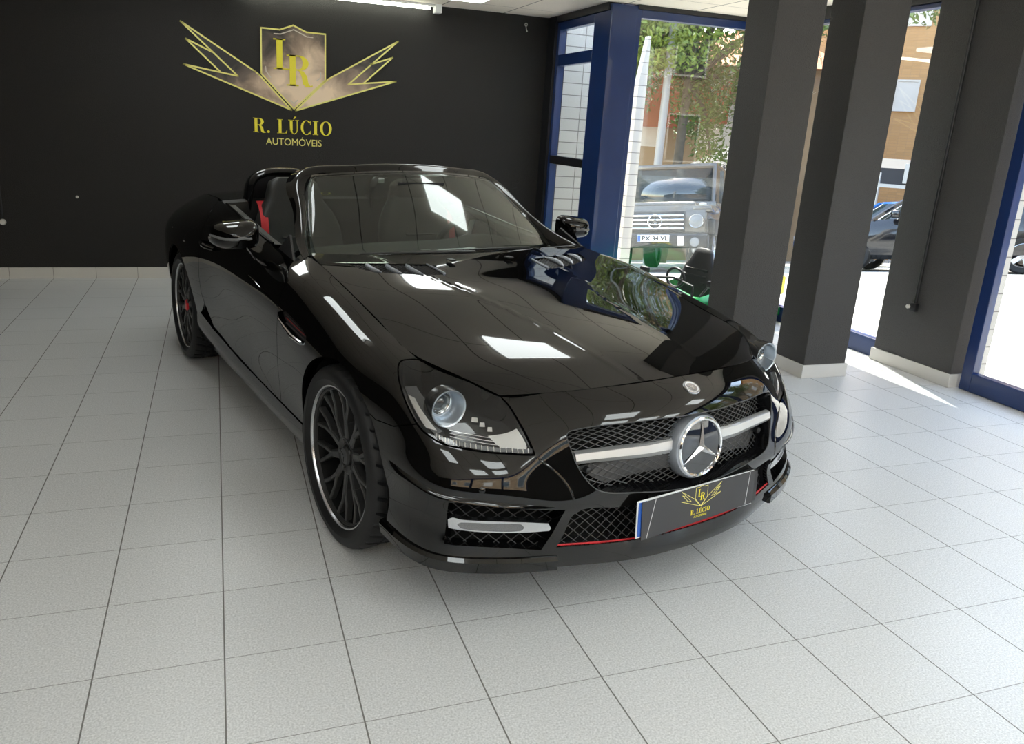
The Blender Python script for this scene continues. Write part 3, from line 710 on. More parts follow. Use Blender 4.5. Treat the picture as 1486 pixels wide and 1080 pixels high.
M_SCREEN = glass_mat('windscreen_glass', (.60, .65, .61), base=.075)
M_HLBLACK = pm('headlight_black_housing', (.02, .02, .021), .18)
M_HLSILVER = pm('headlight_reflector', (.78, .8, .82), .12, metal=1)
M_BEZEL = pm('dark_grey_bezel', (.09, .09, .095), .3, metal=.4)
M_PROJ = pm('projector_glass', (.03, .035, .04), .02, coat=1)
M_FROST = pm('frosted_silver', (.55, .6, .66), .3, metal=.85)
M_DRLLENS = pm('ribbed_clear_lens', (.17, .175, .18), .2, coat=.5, bump=(350, .6))
M_PLATEW = pm('white_plate', (.75, .76, .78), .35)
M_PLATEB = pm('plate_blue_band', (.015, .09, .42), .35)
M_CARD = pm('dark_grey_card', (.042, .042, .046), .5)
M_WHITE = pm('white_print', (.7, .7, .72), .5)

CAR_YAW = .2375802; CAR_XY = (1.8989, .76764)
car = thing('roadster_car', 'shiny black open two-seat roadster parked in the middle of the tiled showroom', 'car', (CAR_XY[0], CAR_XY[1], 0), R(90)+CAR_YAW)
S0 = BODY.s0; TMAX = BODY.kv[-1]; SEND = BODY.ku[-1]-S0
V0 = HOOD.kv[-1]/2
def circ(cx, cz, r, a0, a1, n):
    return [(cx+r*math.cos(t), cz+r*math.sin(t)) for t in np.linspace(R(a0), R(a1), n)]
def side_st(pts): 
    p = BODY.side(pts); return [(a-S0, b) for a, b in p]
def top_st(l):                                       # point on the top edge at distance l
    i = np.argmin(np.abs(_topx-l)); return (_topu[i], TMAX)
_topu = np.linspace(.62, SEND-.6, 900); _topx = BODY(_topu+S0, np.full(900, TMAX))[:, 0]
def low_st(l, z=.325): return side_st([(l, z)])[0]

FA = (-.01, .325, .352); RA = (2.43, .325, .362)
a_low = math.degrees(math.asin((.2-FA[1])/FA[2]))
fr_arc = side_st(circ(*FA, 180-a_low, 90, 26)); bk_arc = side_st(circ(*FA, 90, 0+a_low, 30))
HL = [tuple(p) for p in OUT['headlight']]
HLs = smooth_loop(HL, .015, 45)
bl = [tuple(p) for p in OUT['bf_line']]
iA = min(range(len(fr_arc)), key=lambda i: (fr_arc[i][0]-bl[0][0])**2+(fr_arc[i][1]-bl[0][1])**2)
# headlight loop split at the bumper line and at the hood corner
jB = min(range(len(HLs)), key=lambda i: (HLs[i][0]-bl[-1][0])**2+(HLs[i][1]-bl[-1][1])**2)
jC = min(range(len(HLs)), key=lambda i: (HLs[i][0]-HL[4][0])**2+(HLs[i][1]-HL[4][1])**2)
hl_low = [tuple(HLs[i]) for i in range(jC, jB+1)]         # hood corner -> inner edge -> bottom -> bumper line
hl_back = [tuple(HLs[i]) for i in range(jB, len(HLs))]+[tuple(HLs[0])]
arc_low = fr_arc[:iA+1]; arc_high = fr_arc[iA:]
right_half = [(0, 0), (.3, 0)]+[(arc_low[0][0]-.02, 0)]+arc_low+bl[1:-1]+hl_low[::-1]+[(hl_low[0][0]-.01, TMAX), (.3, TMAX), (0, TMAX)]
left_half = [(-a, b) for a, b in right_half[::-1]][1:-1]
bumper_loop = right_half+left_half
sym = lambda P: list(P)+[(-a, b) for a, b in P[::-1]]
GR = smooth_loop(sym([tuple(p) for p in OUT['grille']]), .015, 50)
LOW = smooth_loop(sym([tuple(p) for p in OUT['lower']]), .015, 50)
SI = smooth_loop(OUT['side_intake'], .012, 45); SIL = np.array(flip_s(SI))
bumper = patch('front_bumper', BODY, bumper_loop, M_PAINT, car, holes=[GR, LOW, SI, SIL], h=.016, rim=.016)

def strip_wall(name, surf, loop, l0, l1, mat, parent, mirror=False, s0=None):
    L = np.array(loop); A = on_surf(surf, L, l0, s0); B = on_surf(surf, L, l1, s0)
    return MB().grid(np.stack([A, B], 1), closed_u=True).build(name, mat, parent, mirror=mirror)
def lattice(name, surf, loop, pitch, ang, r, lift, mat, parent, mirror=False, s0=None, wave=0.0):
    mb = MB()
    for sgn in (1, -1):
        for a, b in clip_lines(loop, pitch, R(ang)*sgn):
            n = max(2, int(math.hypot(b[0]-a[0], b[1]-a[1])/.03)+1)
            P = np.array([[a[0]+(b[0]-a[0])*t, a[1]+(b[1]-a[1])*t] for t in np.linspace(0, 1, n)])
            mb.tube(on_surf(surf, P, lift+(.0012*sgn), s0), r, 5)
    return mb.build(name, mat, parent, mirror=mirror)

def spline_like(P, n):
    P = np.asarray(P, float); k = np.r_[0, np.cumsum(np.linalg.norm(np.diff(P, axis=0), axis=1))]
    return spline_matrix(k, np.linspace(0, k[-1], n)) @ P
# body panels, each side
for mir in (False, True):
    T = dict(parent=car, mirror=mir)
    fender_loop = arc_high[::-1]                          # from the arch top down to the bumper line
    df = [tuple(p) for p in OUT['door_front']]; dr = [tuple(p) for p in OUT['door_rear']]
    dfs = [tuple(p) for p in smooth_loop(df+[(df[0][0]+.5, df[-1][1]), (df[0][0]+.5, df[0][1])], .02, 45)]
    dfs = dfs[:max(i for i, p in enumerate(dfs) if abs(p[0]-df[-1][0]) < 1e-6 and abs(p[1]-df[-1][1]) < 1e-6)+1]
    bk_up = [p for p in bk_arc if p[1] > df[-1][1]]
    floop = bl[:1]+bl[1:-1]+hl_back+[top_st(x) for x in (-.1, .1, .3, .5, .70, .80)]+dfs+[low_st(.5, .318)]+[bk_up[-1]]+bk_up[::-1][1:]+arc_high[::-1][1:-1]
    sv = smooth_loop(OUT['sidevent'], .012, 70)
    fender = patch('front_fender', BODY, floop, M_PAINT, holes=[sv], h=.018, rim=.012, **T)
    patch('vent_recess', BODY, sv, M_SATIN, fender, h=.02, lift=-.022, gap=0, rim=0, mirror=mir)
    strip_wall('vent_wall', BODY, sv, 0, -.022, M_TRIM, fender, mir)
    c = np.array(OUT['sidevent']); lo = c[6:]; mb = MB()
    for k in (.25, .5, .75):                              # slats and the bright fin below
        mb.tube(on_surf(BODY, [c[1]*(1-k)+c[8]*k, (c[3]*(1-k)+c[6]*k), c[4]*(1-k)+c[5]*k], -.008), .0035, 6)
    mb.build('vent_slats', M_SATIN, fender, mirror=mir)
    MB().tube(on_surf(BODY, [c[9], c[8], c[7], c[6]], .004), [.003, .006, .008, .007], 8).build('vent_fin', M_CHROME, fender, mirror=mir)
    MB().tube(on_surf(BODY, [c[1]*.5+c[8]*.5+[.01, 0], c[3]*.5+c[6]*.5, c[4]*.5+c[5]*.5+[.02, 0]], -.012), .004, 6).build('vent_red_line', M_RED, fender, mirror=mir)
    # door
    dtop = [top_st(x) for x in (1.95, 1.7, 1.4, 1.12)]
    dloop = dfs+[low_st(.9, .315), low_st(1.4, .33), low_st(1.75, .36)]+dr[::-1]+dtop+[(df[0][0]+.22, df[0][1]+.055)]
    door = patch('door', BODY, dloop, M_PAINT, h=.024, rim=.014, **T)
    f_ = np.array(OUT['feature']); mb = MB()
    mb.tube(on_surf(BODY, [f_[0]*(1-t)+f_[2]*t for t in np.linspace(0, 1, 8)], -.0005), [.0005]+[.003]*6+[.0035], 6)
    mb.build('door_crease', M_PAINT, door, mirror=mir)
    hx = side_st([(1.62, .79), (1.80, .80)]); mb = MB()
    mb.tube(np.array([on_surf(BODY, [hx[0]], .004)[0], on_surf(BODY, [hx[0]], .032)[0]*.8+on_surf(BODY, [hx[1]], .032)[0]*.2, on_surf(BODY, [hx[0]], .036)[0]*.5+on_surf(BODY, [hx[1]], .036)[0]*.5,
              on_surf(BODY, [hx[0]], .032)[0]*.2+on_surf(BODY, [hx[1]], .032)[0]*.8, on_surf(BODY, [hx[1]], .004)[0]]), [.009, .011, .012, .011, .009], 8)
    mb.build('door_handle', M_PAINT, door, mirror=mir)
    P = BODY(np.linspace(top_st(1.1)[0], top_st(1.98)[0], 20)+S0, np.full(20, TMAX))
    MB().tube(P+np.array([0, -.004, .003]), .006, 8).build('window_seal', M_TRIM, door, mirror=mir)
    inner = np.stack([P+np.array([0, -.008, 0]), P+np.array([0, -.05, -.005]), P+np.array([0, -.075, -.05]), P+np.array([0, -.085, -.2]), P+np.array([0, -.08, -.5])], 1)
    MB().grid(inner).build('door_lining', M_LEATHER, door, mirror=mir)
    # quarter panel to the tail
    ra = side_st(circ(*RA, 180-math.degrees(math.asin((.34-RA[1])/RA[2])), 0, 44))+[(side_st([(RA[0]+RA[2], .23)])[0])]
    qloop = dr+[low_st(1.95, .40)]+ra+[(ra[-1][0]+.01, 0), (SEND, 0), (SEND, TMAX), (SEND-.3, TMAX)]+[top_st(x) for x in (3.05, 2.8, 2.5, 2.25)]
    patch('rear_quarter', BODY, qloop, M_PAINT, h=.03, rim=.012, **T)
    # sill
    sl = [bk_up[-1]]+[p for p in bk_arc if p[1] <= df[-1][1]]
    rl = [p for p in ra[:3]]
    sill_loop = [low_st(.345, .318), low_st(.7, .315), low_st(1.2, .318), low_st(1.75, .345), low_st(1.98, .385), low_st(2.062, .36)]+side_st([(2.09, .25), (2.12, .218)])+[(low_st(2.0, .3)[0], 0), (low_st(1.2, .3)[0], 0), (low_st(.36, .3)[0], 0)]
    patch('sill_panel', BODY, sill_loop, M_TRIM, h=.03, rim=.02, lift=.004, **T)
    # splitter blade under the bumper corner
    s_in = OUT['side_intake'][5][0]-.005; s_out = arc_low[0][0]+.005
    lv = BODY.kv[1]
    MBs = MB(); ss = np.linspace(s_in, s_out, 40); rowsP = []
    for t_, l_ in ((0.002, -.02), (0.0, .010), (.008, .017), (.048, .015), (.058, .006), (.060, -.01)):
        rowsP.append(on_surf(BODY, [(s, t_) for s in ss], l_))
    g_ = np.stack(rowsP, 1); MBs.grid(g_).add([tuple(p) for p in g_[0]], [tuple(range(6))]).add([tuple(p) for p in g_[-1]], [tuple(range(5, -1, -1))])
    MBs.build('front_splitter', M_PAINT, car, mirror=mir)
    # crease blade across the bumper above the side intake
    cr = np.array(OUT['crease']); n = 40; cc = np.array([[np.interp(t, np.linspace(0, 1, len(cr)), cr[:, 0]), np.interp(t, np.linspace(0, 1, len(cr)), cr[:, 1])] for t in np.linspace(0, 1, n)])
    w = np.clip(np.minimum(np.linspace(0, 1, n)*8, (1-np.linspace(0, 1, n))*5), 0, 1)
    rowsP = [on_surf(BODY, cc+[0, .022], -.002), on_surf(BODY, cc+[0, .008], 0)+BODY.normal(cc[:, 0]+S0, cc[:, 1])*(.007*w)[:, None],
             on_surf(BODY, cc, 0)+BODY.normal(cc[:, 0]+S0, cc[:, 1])*(.009*w)[:, None], on_surf(BODY, cc-[0, .006], -.003)]
    MB().grid(np.stack(rowsP, 1)).build('bumper_crease', M_PAINT, bumper, mirror=mir)
    # side intake: cavity, mesh, running light
    cav = patch('side_intake', BODY, SI, M_CAVITY, h=.03, lift=-.075, gap=0, rim=0, **T)
    strip_wall('intake_wall', BODY, SI, -.002, -.075, M_TRIM, cav, mir)
    lattice('intake_mesh', BODY, SI, .026, 33, .0016, -.045, M_MESHD, cav, mir)
    DL = smooth_loop(OUT['drl'], .01, 50); DN = smooth_loop(OUT['drl_lens'], .008, 50)
    drl = patch('running_light', BODY, DL, M_SILVER, car, holes=[DN], h=.012, lift=-.004, gap=0, rim=.025, mirror=mir)
    patch('light_lens', BODY, DN, M_DRLLENS, drl, h=.012, lift=-.007, gap=0, rim=0, mirror=mir)
    # headlight
    hl = patch('headlight', BODY, HLs, M_HLBLACK, car, h=.022, lift=-.12, gap=.006, rim=0, mirror=mir)
    strip_wall('headlight_wall', BODY, inset(HLs, .006), -.003, -.12, M_HLBLACK, hl, mir)
    strip_wall('headlight_seal', BODY, inset(HLs, .003), -.0045, -.0035, M_CAVITY, hl, mir) if False else None
    patch('headlight_lens', BODY, HLs, M_LENS, hl, h=.018, lift=-.001, gap=.005, rim=0, mirror=mir)
    def fwd(c_): return Matrix.Translation(c_) @ Matrix.Rotation(R(-90), 4, 'Y')
    # projector: the lens sits at the back of a bright bowl that opens forwards
    PB = fwd(Vector((-.484, .718, .645)))
    MB().lathe([(.060, -.05), (.0605, -.006), (.058, .0)], 44, PB).build('bowl_shell', M_HLBLACK, hl, mirror=mir)
    MB().lathe([(.0585, -.001), (.057, .001), (.053, -.002), (.047, -.03), (.042, -.055), (.0, -.056)], 44, PB).build('projector_bowl', M_FROST, hl, mirror=mir)
    PB = fwd(Vector((-.428, .722, .649)))
    MB().lathe([(.030, .006), (.035, .012), (.040, .006), (.039, -.01), (.030, -.01)], 40, PB).build('projector_ring', M_CHROME, hl, mirror=mir)
    MB().lathe([(0, .022), (.012, .020), (.022, .014), (.031, .004), (.031, -.01)], 36, PB).build('projector_lens', M_PROJ, hl, mirror=mir)
    # grey upper pod around the bowl
    pod = [HL[15], HL[16], HL[17], tuple(np.array(HL[18])*.6+np.array(HL[2])*.4), tuple(np.array(HL[2])*.55+np.array(HL[12])*.45), tuple(np.array(HL[12])*.8+np.array(HL[2])*.2), HL[13]]
    patch('inner_bezel', BODY, inset(densify(pod, .02), .014), M_BEZEL, hl, h=.016, lift=-.05, gap=0, rim=.05, holes=[[(.832+.062*math.cos(t), .572+.062*math.sin(t)) for t in np.linspace(0, 2*math.pi, 41)[:-1]]], mirror=mir)
    # bright reflector pieces and the ribbed strip along the bottom
    def hl_pt(x, y): return tuple((np.array(HL[8])*(1-x)+np.array(HL[13])*x)*(1-y)+(np.array(HL[5])*(1-x)+np.array(HL[18])*x)*y)
    ref = [(.640+.0, .555), (.70, .53), (.66, .49), (.60, .475), (.592, .50), (.598, .545), (.605, .575)]
    patch('reflector', BODY, [tuple(p) for p in smooth_loop(ref, .01, 60)], M_HLSILVER, hl, h=.012, lift=-.028, gap=0, rim=.03, mirror=mir)
    strip_ = [HL[8], HL[9], HL[10], HL[11], HL[12], HL[13]]
    up_ = [(p[0], p[1]+.030) for p in strip_]
    band = [tuple(np.array(p)+[0, .008]) for p in strip_]+[tuple(p) for p in up_[::-1]]
    patch('light_strip', BODY, [tuple(p) for p in inset(densify(band, .02), .003)], M_DRLLENS, hl, h=.012, lift=-.02, gap=0, rim=.02, mirror=mir)
    mb = MB()
    for k in range(1, 22):
        i = k/22*(len(strip_)-1); a = np.array([np.interp(i, range(len(strip_)), [p[q] for p in strip_]) for q in (0, 1)])
        mb.tube(on_surf(BODY, [a+[0, .01], a+[0, .028]], -.018), .0018, 5)
    mb.build('strip_ribs', M_CHROME, hl, mirror=mir)
    mb = MB()                                              # bright shelf lines above the strip and beside the bowl
    for dv in (.040, .052, .064):
        q = [np.array(p)*1.0+[-.01, dv] for p in strip_[1:]]
        mb.tube(on_surf(BODY, densify(q, .02)[:-14] if len(densify(q, .02)) > 20 else q, -.03), .0016, 5)
    mb.build('shelf_lines', M_HLSILVER, hl, mirror=mir)
    for i_, (a0, b0, w0, h0) in enumerate(((.735, .585, .022, .016), (.712, .572, .018, .015), (.690, .560, .016, .014))):
        patch('chrome_facet', BODY, [(a0-w0/2, b0-h0/2), (a0+w0/2, b0-h0/2-.004), (a0+w0/2-.004, b0+h0/2), (a0-w0/2-.002, b0+h0/2+.004)], M_HLSILVER, hl, h=.012, lift=-.034, gap=0, rim=.02, mirror=mir)
    side_r = [HL[14], HL[15], HL[16]]
    sr = [tuple(np.array(p)+[-.012, .012]) for p in side_r]+[tuple(np.array(p)+[-.05, .02]) for p in side_r[::-1]]
    patch('side_reflector', BODY, sr, M_HLSILVER, hl, h=.012, lift=-.03, gap=0, rim=.02, mirror=mir)

# sharp edge running down from the headlight corner beside the grille
    ne = np.array(OUT['nose_edge']); P = spline_like(on_surf(BODY, ne, -.0015), 24)
    MB().tube(P, [.0012]+[.0042]*22+[.0012], 8).build('nose_edge', M_PAINT, bumper, mirror=mir)
# hood, its vents and badge
hv = smooth_loop(OUT['hood_vent'], .012, 50); hvl = np.array([(a, -b) for a, b in hv][::-1])
U1 = HOOD.ku[-1]
HOOD.s0 = 0.0
class HoodC:                                            # hood parameters with the across-direction measured from the centre line
    sign = 1.0; s0 = 0.0
    def __call__(s, u, v): return HOOD(u, np.asarray(v)+V0)
    def normal(s, u, v): 
        n = HOOD.normal(np.clip(u, .003, U1-.003), np.clip(np.asarray(v)+V0, .003, 2*V0-.003)); return n*np.sign(n[:, 2:3])
HC = HoodC()
hood_loop = [(0, -V0), (U1, -V0), (U1, V0), (0, V0)]
hood = patch('hood', HC, hood_loop, M_PAINT, car, holes=[hv, hvl], h=.018, rim=.014, gap=.003)
bars = np.array(OUT['vent_bars']).reshape(-1, 2, 2)
for mir in (False, True):
    nm = patch('hood_vent', HC, hv, M_CAVITY, car, h=.02, lift=-.03, gap=0, rim=0, mirror=mir)
    strip_wall('vent_wall', HC, hv, 0, -.03, M_TRIM, nm, mir)
    lattice('vent_mesh', HC, hv, .014, 45, .0015, -.008, M_MESHW, nm, mir)
    for a, b in bars:
        mb = MB(); q = np.array([a*(1-t)+b*t+[0, .016*math.sin(t*math.pi)] for t in np.linspace(0, 1, 9)])
        mb.tube(on_surf(HC, q, .001), [.002, .006, .009, .010, .010, .010, .009, .006, .002], 8)
        mb.build('vent_fin', M_SILVERP, nm, mirror=mir)
    e = np.array(OUT['hood_vent'])
    MB().tube(on_surf(HC, [e[3], e[4], e[5]], .0015), [.003, .005, .006], 8).build('vent_edge_fin', M_SILVERP, nm, mirror=mir)
    # washer nozzle
    MB().rbox((.50, .135, .893), (.54, .165, .900), .003).build('washer_nozzle', M_SATIN, car, mirror=mir)
bp = on_surf(BODY, [(0, .652)])[0]; bn = BODY.normal([S0], [.652])[0]
rot = Vector(bn).to_track_quat('Z', 'X').to_matrix().to_4x4()
MBd = Matrix.Translation(Vector(bp)) @ rot
bdg = MB().lathe([(0, .003), (.0225, .003), (.027, .0045), (.029, .002), (.029, -.003)], 40, MBd).build('hood_badge', M_SILVER, car)
mb = MB()
for k in range(3):
    a = 2*math.pi*k/3+math.pi
    mb.prism([(.016*math.cos(a), .016*math.sin(a)), (.0025*math.cos(a+1.05), .0025*math.sin(a+1.05)), (0, 0), (.0025*math.cos(a-1.05), .0025*math.sin(a-1.05))], .0032, .0046, MBd)
mb.build('badge_star', M_CHROME, bdg, smooth=False)
MB().lathe([(.0185, .0032), (.0225, .0045), (.0225, .0032)], 40, MBd).build('badge_ring', M_PLATEW, bdg)

# grille
gr = patch('grille', BODY, GR, M_CAVITY, car, h=.03, lift=-.085, gap=0, rim=0)
strip_wall('grille_surround', BODY, GR, -.001, -.085, M_TRIM, gr)
lattice('grille_mesh', BODY, GR, .0222, 34, .0015, -.05, M_MESHW, gr)
patch('grille_backing', BODY, [(-.34, .285), (.34, .285), (.44, .372), (-.44, .372)], pm('grey_backing', (.075, .075, .077), .5), gr, h=.03, lift=-.056, gap=0, rim=0)
# the lower half has a plate close behind the mesh
gl = [tuple(p) for p in GR if p[1] < .362]
MBx = MB()
MB().tube(on_surf(BODY, GR, -.0005), .0017, 6, closed=True).build('grille_edge', M_MESHW, gr)
yy = np.linspace(-.435, .435, 41); sec = []
for y in yy:
    s_ = float(np.interp(abs(y), [0, .2, .435], [-.806, -.79, -.738])); e_ = .0
    zc = .541-.006*abs(y)/.43; hh = .026-.008*(abs(y)/.435)
    sec.append([(s_+.016, y, zc+hh), (s_+.004, y, zc+hh*.97), (s_-.003, y, zc+hh*.80), (s_-.008, y, zc+hh*.0), (s_-.009, y, zc-hh*.25), (s_-.002, y, zc-hh*.92), (s_+.012, y, zc-hh), (s_+.03, y, zc), ])
g = np.array(sec); g = np.concatenate([g, g[:, :1]], 1)
mb = MB().grid(g); mb.add([tuple(p) for p in g[0, :8]], [tuple(range(7, -1, -1))]); mb.add([tuple(p) for p in g[-1, :8]], [tuple(range(8))])
mb.build('grille_bar', M_BAR, gr, angle=25)
SC = Matrix.Translation((-.797, 0, .526)) @ Matrix(((0, 0, -1, 0), (-1, 0, 0, 0), (0, 1, 0, 0), (0, 0, 0, 1))) @ Matrix.Rotation(R(-6), 4, 'X')
MB().lathe([(.0, -.02), (.104, -.02), (.108, -.012), (.1065, .012), (.100, .024), (.094, .026)], 64, SC).build('star_housing', M_SILVERP, gr)
MB().lathe([(.094, .026), (.096, .031), (.092, .034), (.087, .032), (.086, .028)], 64, SC).build('star_ring', M_CHROME, gr)
MB().lathe([(0, .032), (.05, .031), (.086, .028)], 64, SC).build('star_disc', pm('smoked_badge_glass', (.012, .013, .014), .03, coat=1), gr)
mb = MB()
for k in range(3):
    a = 2*math.pi*k/3+math.pi/2
    T_, b1, b2 = (.087*math.cos(a), .087*math.sin(a), .033), (.0125*math.cos(a+R(60)), .0125*math.sin(a+R(60)), .033), (.0125*math.cos(a-R(60)), .0125*math.sin(a-R(60)), .033)
    mb.add([(0, 0, .043), T_, b1, b2], [(0, 1, 2), (0, 3, 1)], SC)
mb.build('star', M_SILVER, gr, smooth=False)
for sy in (-1, 1):
    MB().lathe([(.010, -.01), (.010, .004), (.007, .006), (0, .006)], 20, Matrix.Translation(Vector(on_surf(BODY, [(OUT['grille'][8][0]-.012, .36)], -.035)[0])*1.0 if sy > 0 else Vector(on_surf(BODY, [(-OUT['grille'][8][0]+.012, .36)], -.035)[0])) @ Matrix.Rotation(R(-90), 4, 'Y')).build('parking_sensor', M_SATIN, car)
for sy in (-1, 1):
    p_ = on_surf(BODY, [(sy*.727, .306)], 0)[0]; n_ = BODY.normal([S0+sy*.727], [.306])[0]
    MB().lathe([(.0095, -.004), (.0095, .001), (.008, .002), (0, .002)], 20, Matrix.Translation(Vector(p_)) @ Vector(n_).to_track_quat('Z', 'X').to_matrix().to_4x4()).build('parking_sensor', M_PAINT, bumper)
# lower intake
li = patch('lower_intake', BODY, LOW, M_CAVITY, car, h=.04, lift=-.085, gap=0, rim=0)
strip_wall('intake_wall', BODY, LOW, -.001, -.085, M_SATIN, li)
lattice('intake_mesh', BODY, LOW, .0212, 34, .0014, -.03, M_MESHW, li)
lo_ = np.array(OUT['lower']); a_, b_ = lo_[5], lo_[6]
MB().tube(on_surf(BODY, [(x, np.interp(abs(x), [0, b_[0], a_[0]], [b_[1], b_[1], a_[1]])+.004) for x in np.linspace(-a_[0], a_[0], 30)], -.006), .0032, 6).build('red_pinstripe', M_RED, li)

# number plate with the dealer card
pl = Matrix.Translation((-.846, 0, .3435)) @ Matrix(((0, 0, -1, 0), (-1, 0, 0, 0), (0, 1, 0, 0), (0, 0, 0, 1))) @ Matrix.Rotation(R(-4), 4, 'X')   # local x to the car's left, y up, z forward
pt = MB(); pt.rbox((-.263, -.058, -.004), (.263, .062, .0), .003, 2, pl); plate = pt.build('number_plate', M_PLATEW, car, smooth=False)
MB().box((-.258, -.053, .0), (-.225, .057, .0012), pl).build('blue_band', M_PLATEB, plate, smooth=False)
MB().add([(-.244, -.066, .002), (.258, -.052, .002), (.262, .062, .002), (-.247, .057, .002), (-.244, -.066, .0045), (.258, -.052, .0045), (.262, .062, .0045), (-.247, .057, .0045)],
         [(3, 2, 1, 0), (4, 5, 6, 7), (0, 1, 5, 4), (1, 2, 6, 5), (2, 3, 7, 6), (3, 0, 4, 7)], pl).build('dealer_card', M_CARD, plate, smooth=False)
for ln in ([(-.222, -.062), (-.192, .056)], [(.222, -.05), (.236, .06)]): stroke(MB(), ln, .0018, M=pl, y=.0045, t=.0006).build('card_line', M_WHITE, plate, smooth=False)
_T = pl @ Matrix.Translation((.012, -.012, .0046)) @ UP.inverted()
def card_emblem(parent):
    k = .098; M = pl @ Matrix.Translation((.008, -.008, .0046)); K = M @ Matrix.Diagonal((k, k, 1, 1))
    o = MB()
    for loop, ex in ((('A', 'a2', 'a3', 'a4', 'C', 'n'), (('B', 'b1'), ('B', 'b2'))), (('rA', 'r2', 'r3', 'r4', 'rC', 'rn'), (('rB', 'rb1'), ('rB', 'rb2'))), (('s1', 's2', 's3', 's4', 's5', 's6', 's7', 's8'), ())):
        stroke(o, loop, .016, True, K, 0, .0004)
        for e in ex: stroke(o, e, .016, False, K, 0, .0004)
    o.build('card_emblem', M_GOLD2, parent, smooth=False)
    for ch, a in (('L', (-.175, .337, .252, K, .0004, .0008)), ('R', (-.065, .205, .258, K, .0006, .001))):
        o = MB(); serif(o, ch, *a); o.build('card_monogram_letter', M_GOLD, parent, smooth=False)
    x_ = -.45
    w = serif_line(MB(), 'R. LÚCIO', 0, 0, .16, Matrix.Identity(4))
    for word in ('R.', ' LÚCIO'):
        o = MB(); x_ += serif_line(o, word, x_*w/.9, -.24, .16, K @ Matrix.Diagonal((.9/w, 1, 1, 1)), z1=.0005)*.9/w; o.build('card_lettering', M_GOLD, parent, smooth=False)
    text_obj('card_subtitle', 'AUTOMÓVEIS', .011, M_GOLD, parent, M @ Matrix.Translation((0, -.036, .0003)), extrude=.0002, width=.058)
card_emblem(plate)
MB().rbox((-.20, -.055, -.05), (.29, .055, -.004), .006, 2, pl).build('plate_holder', M_SATIN, car)

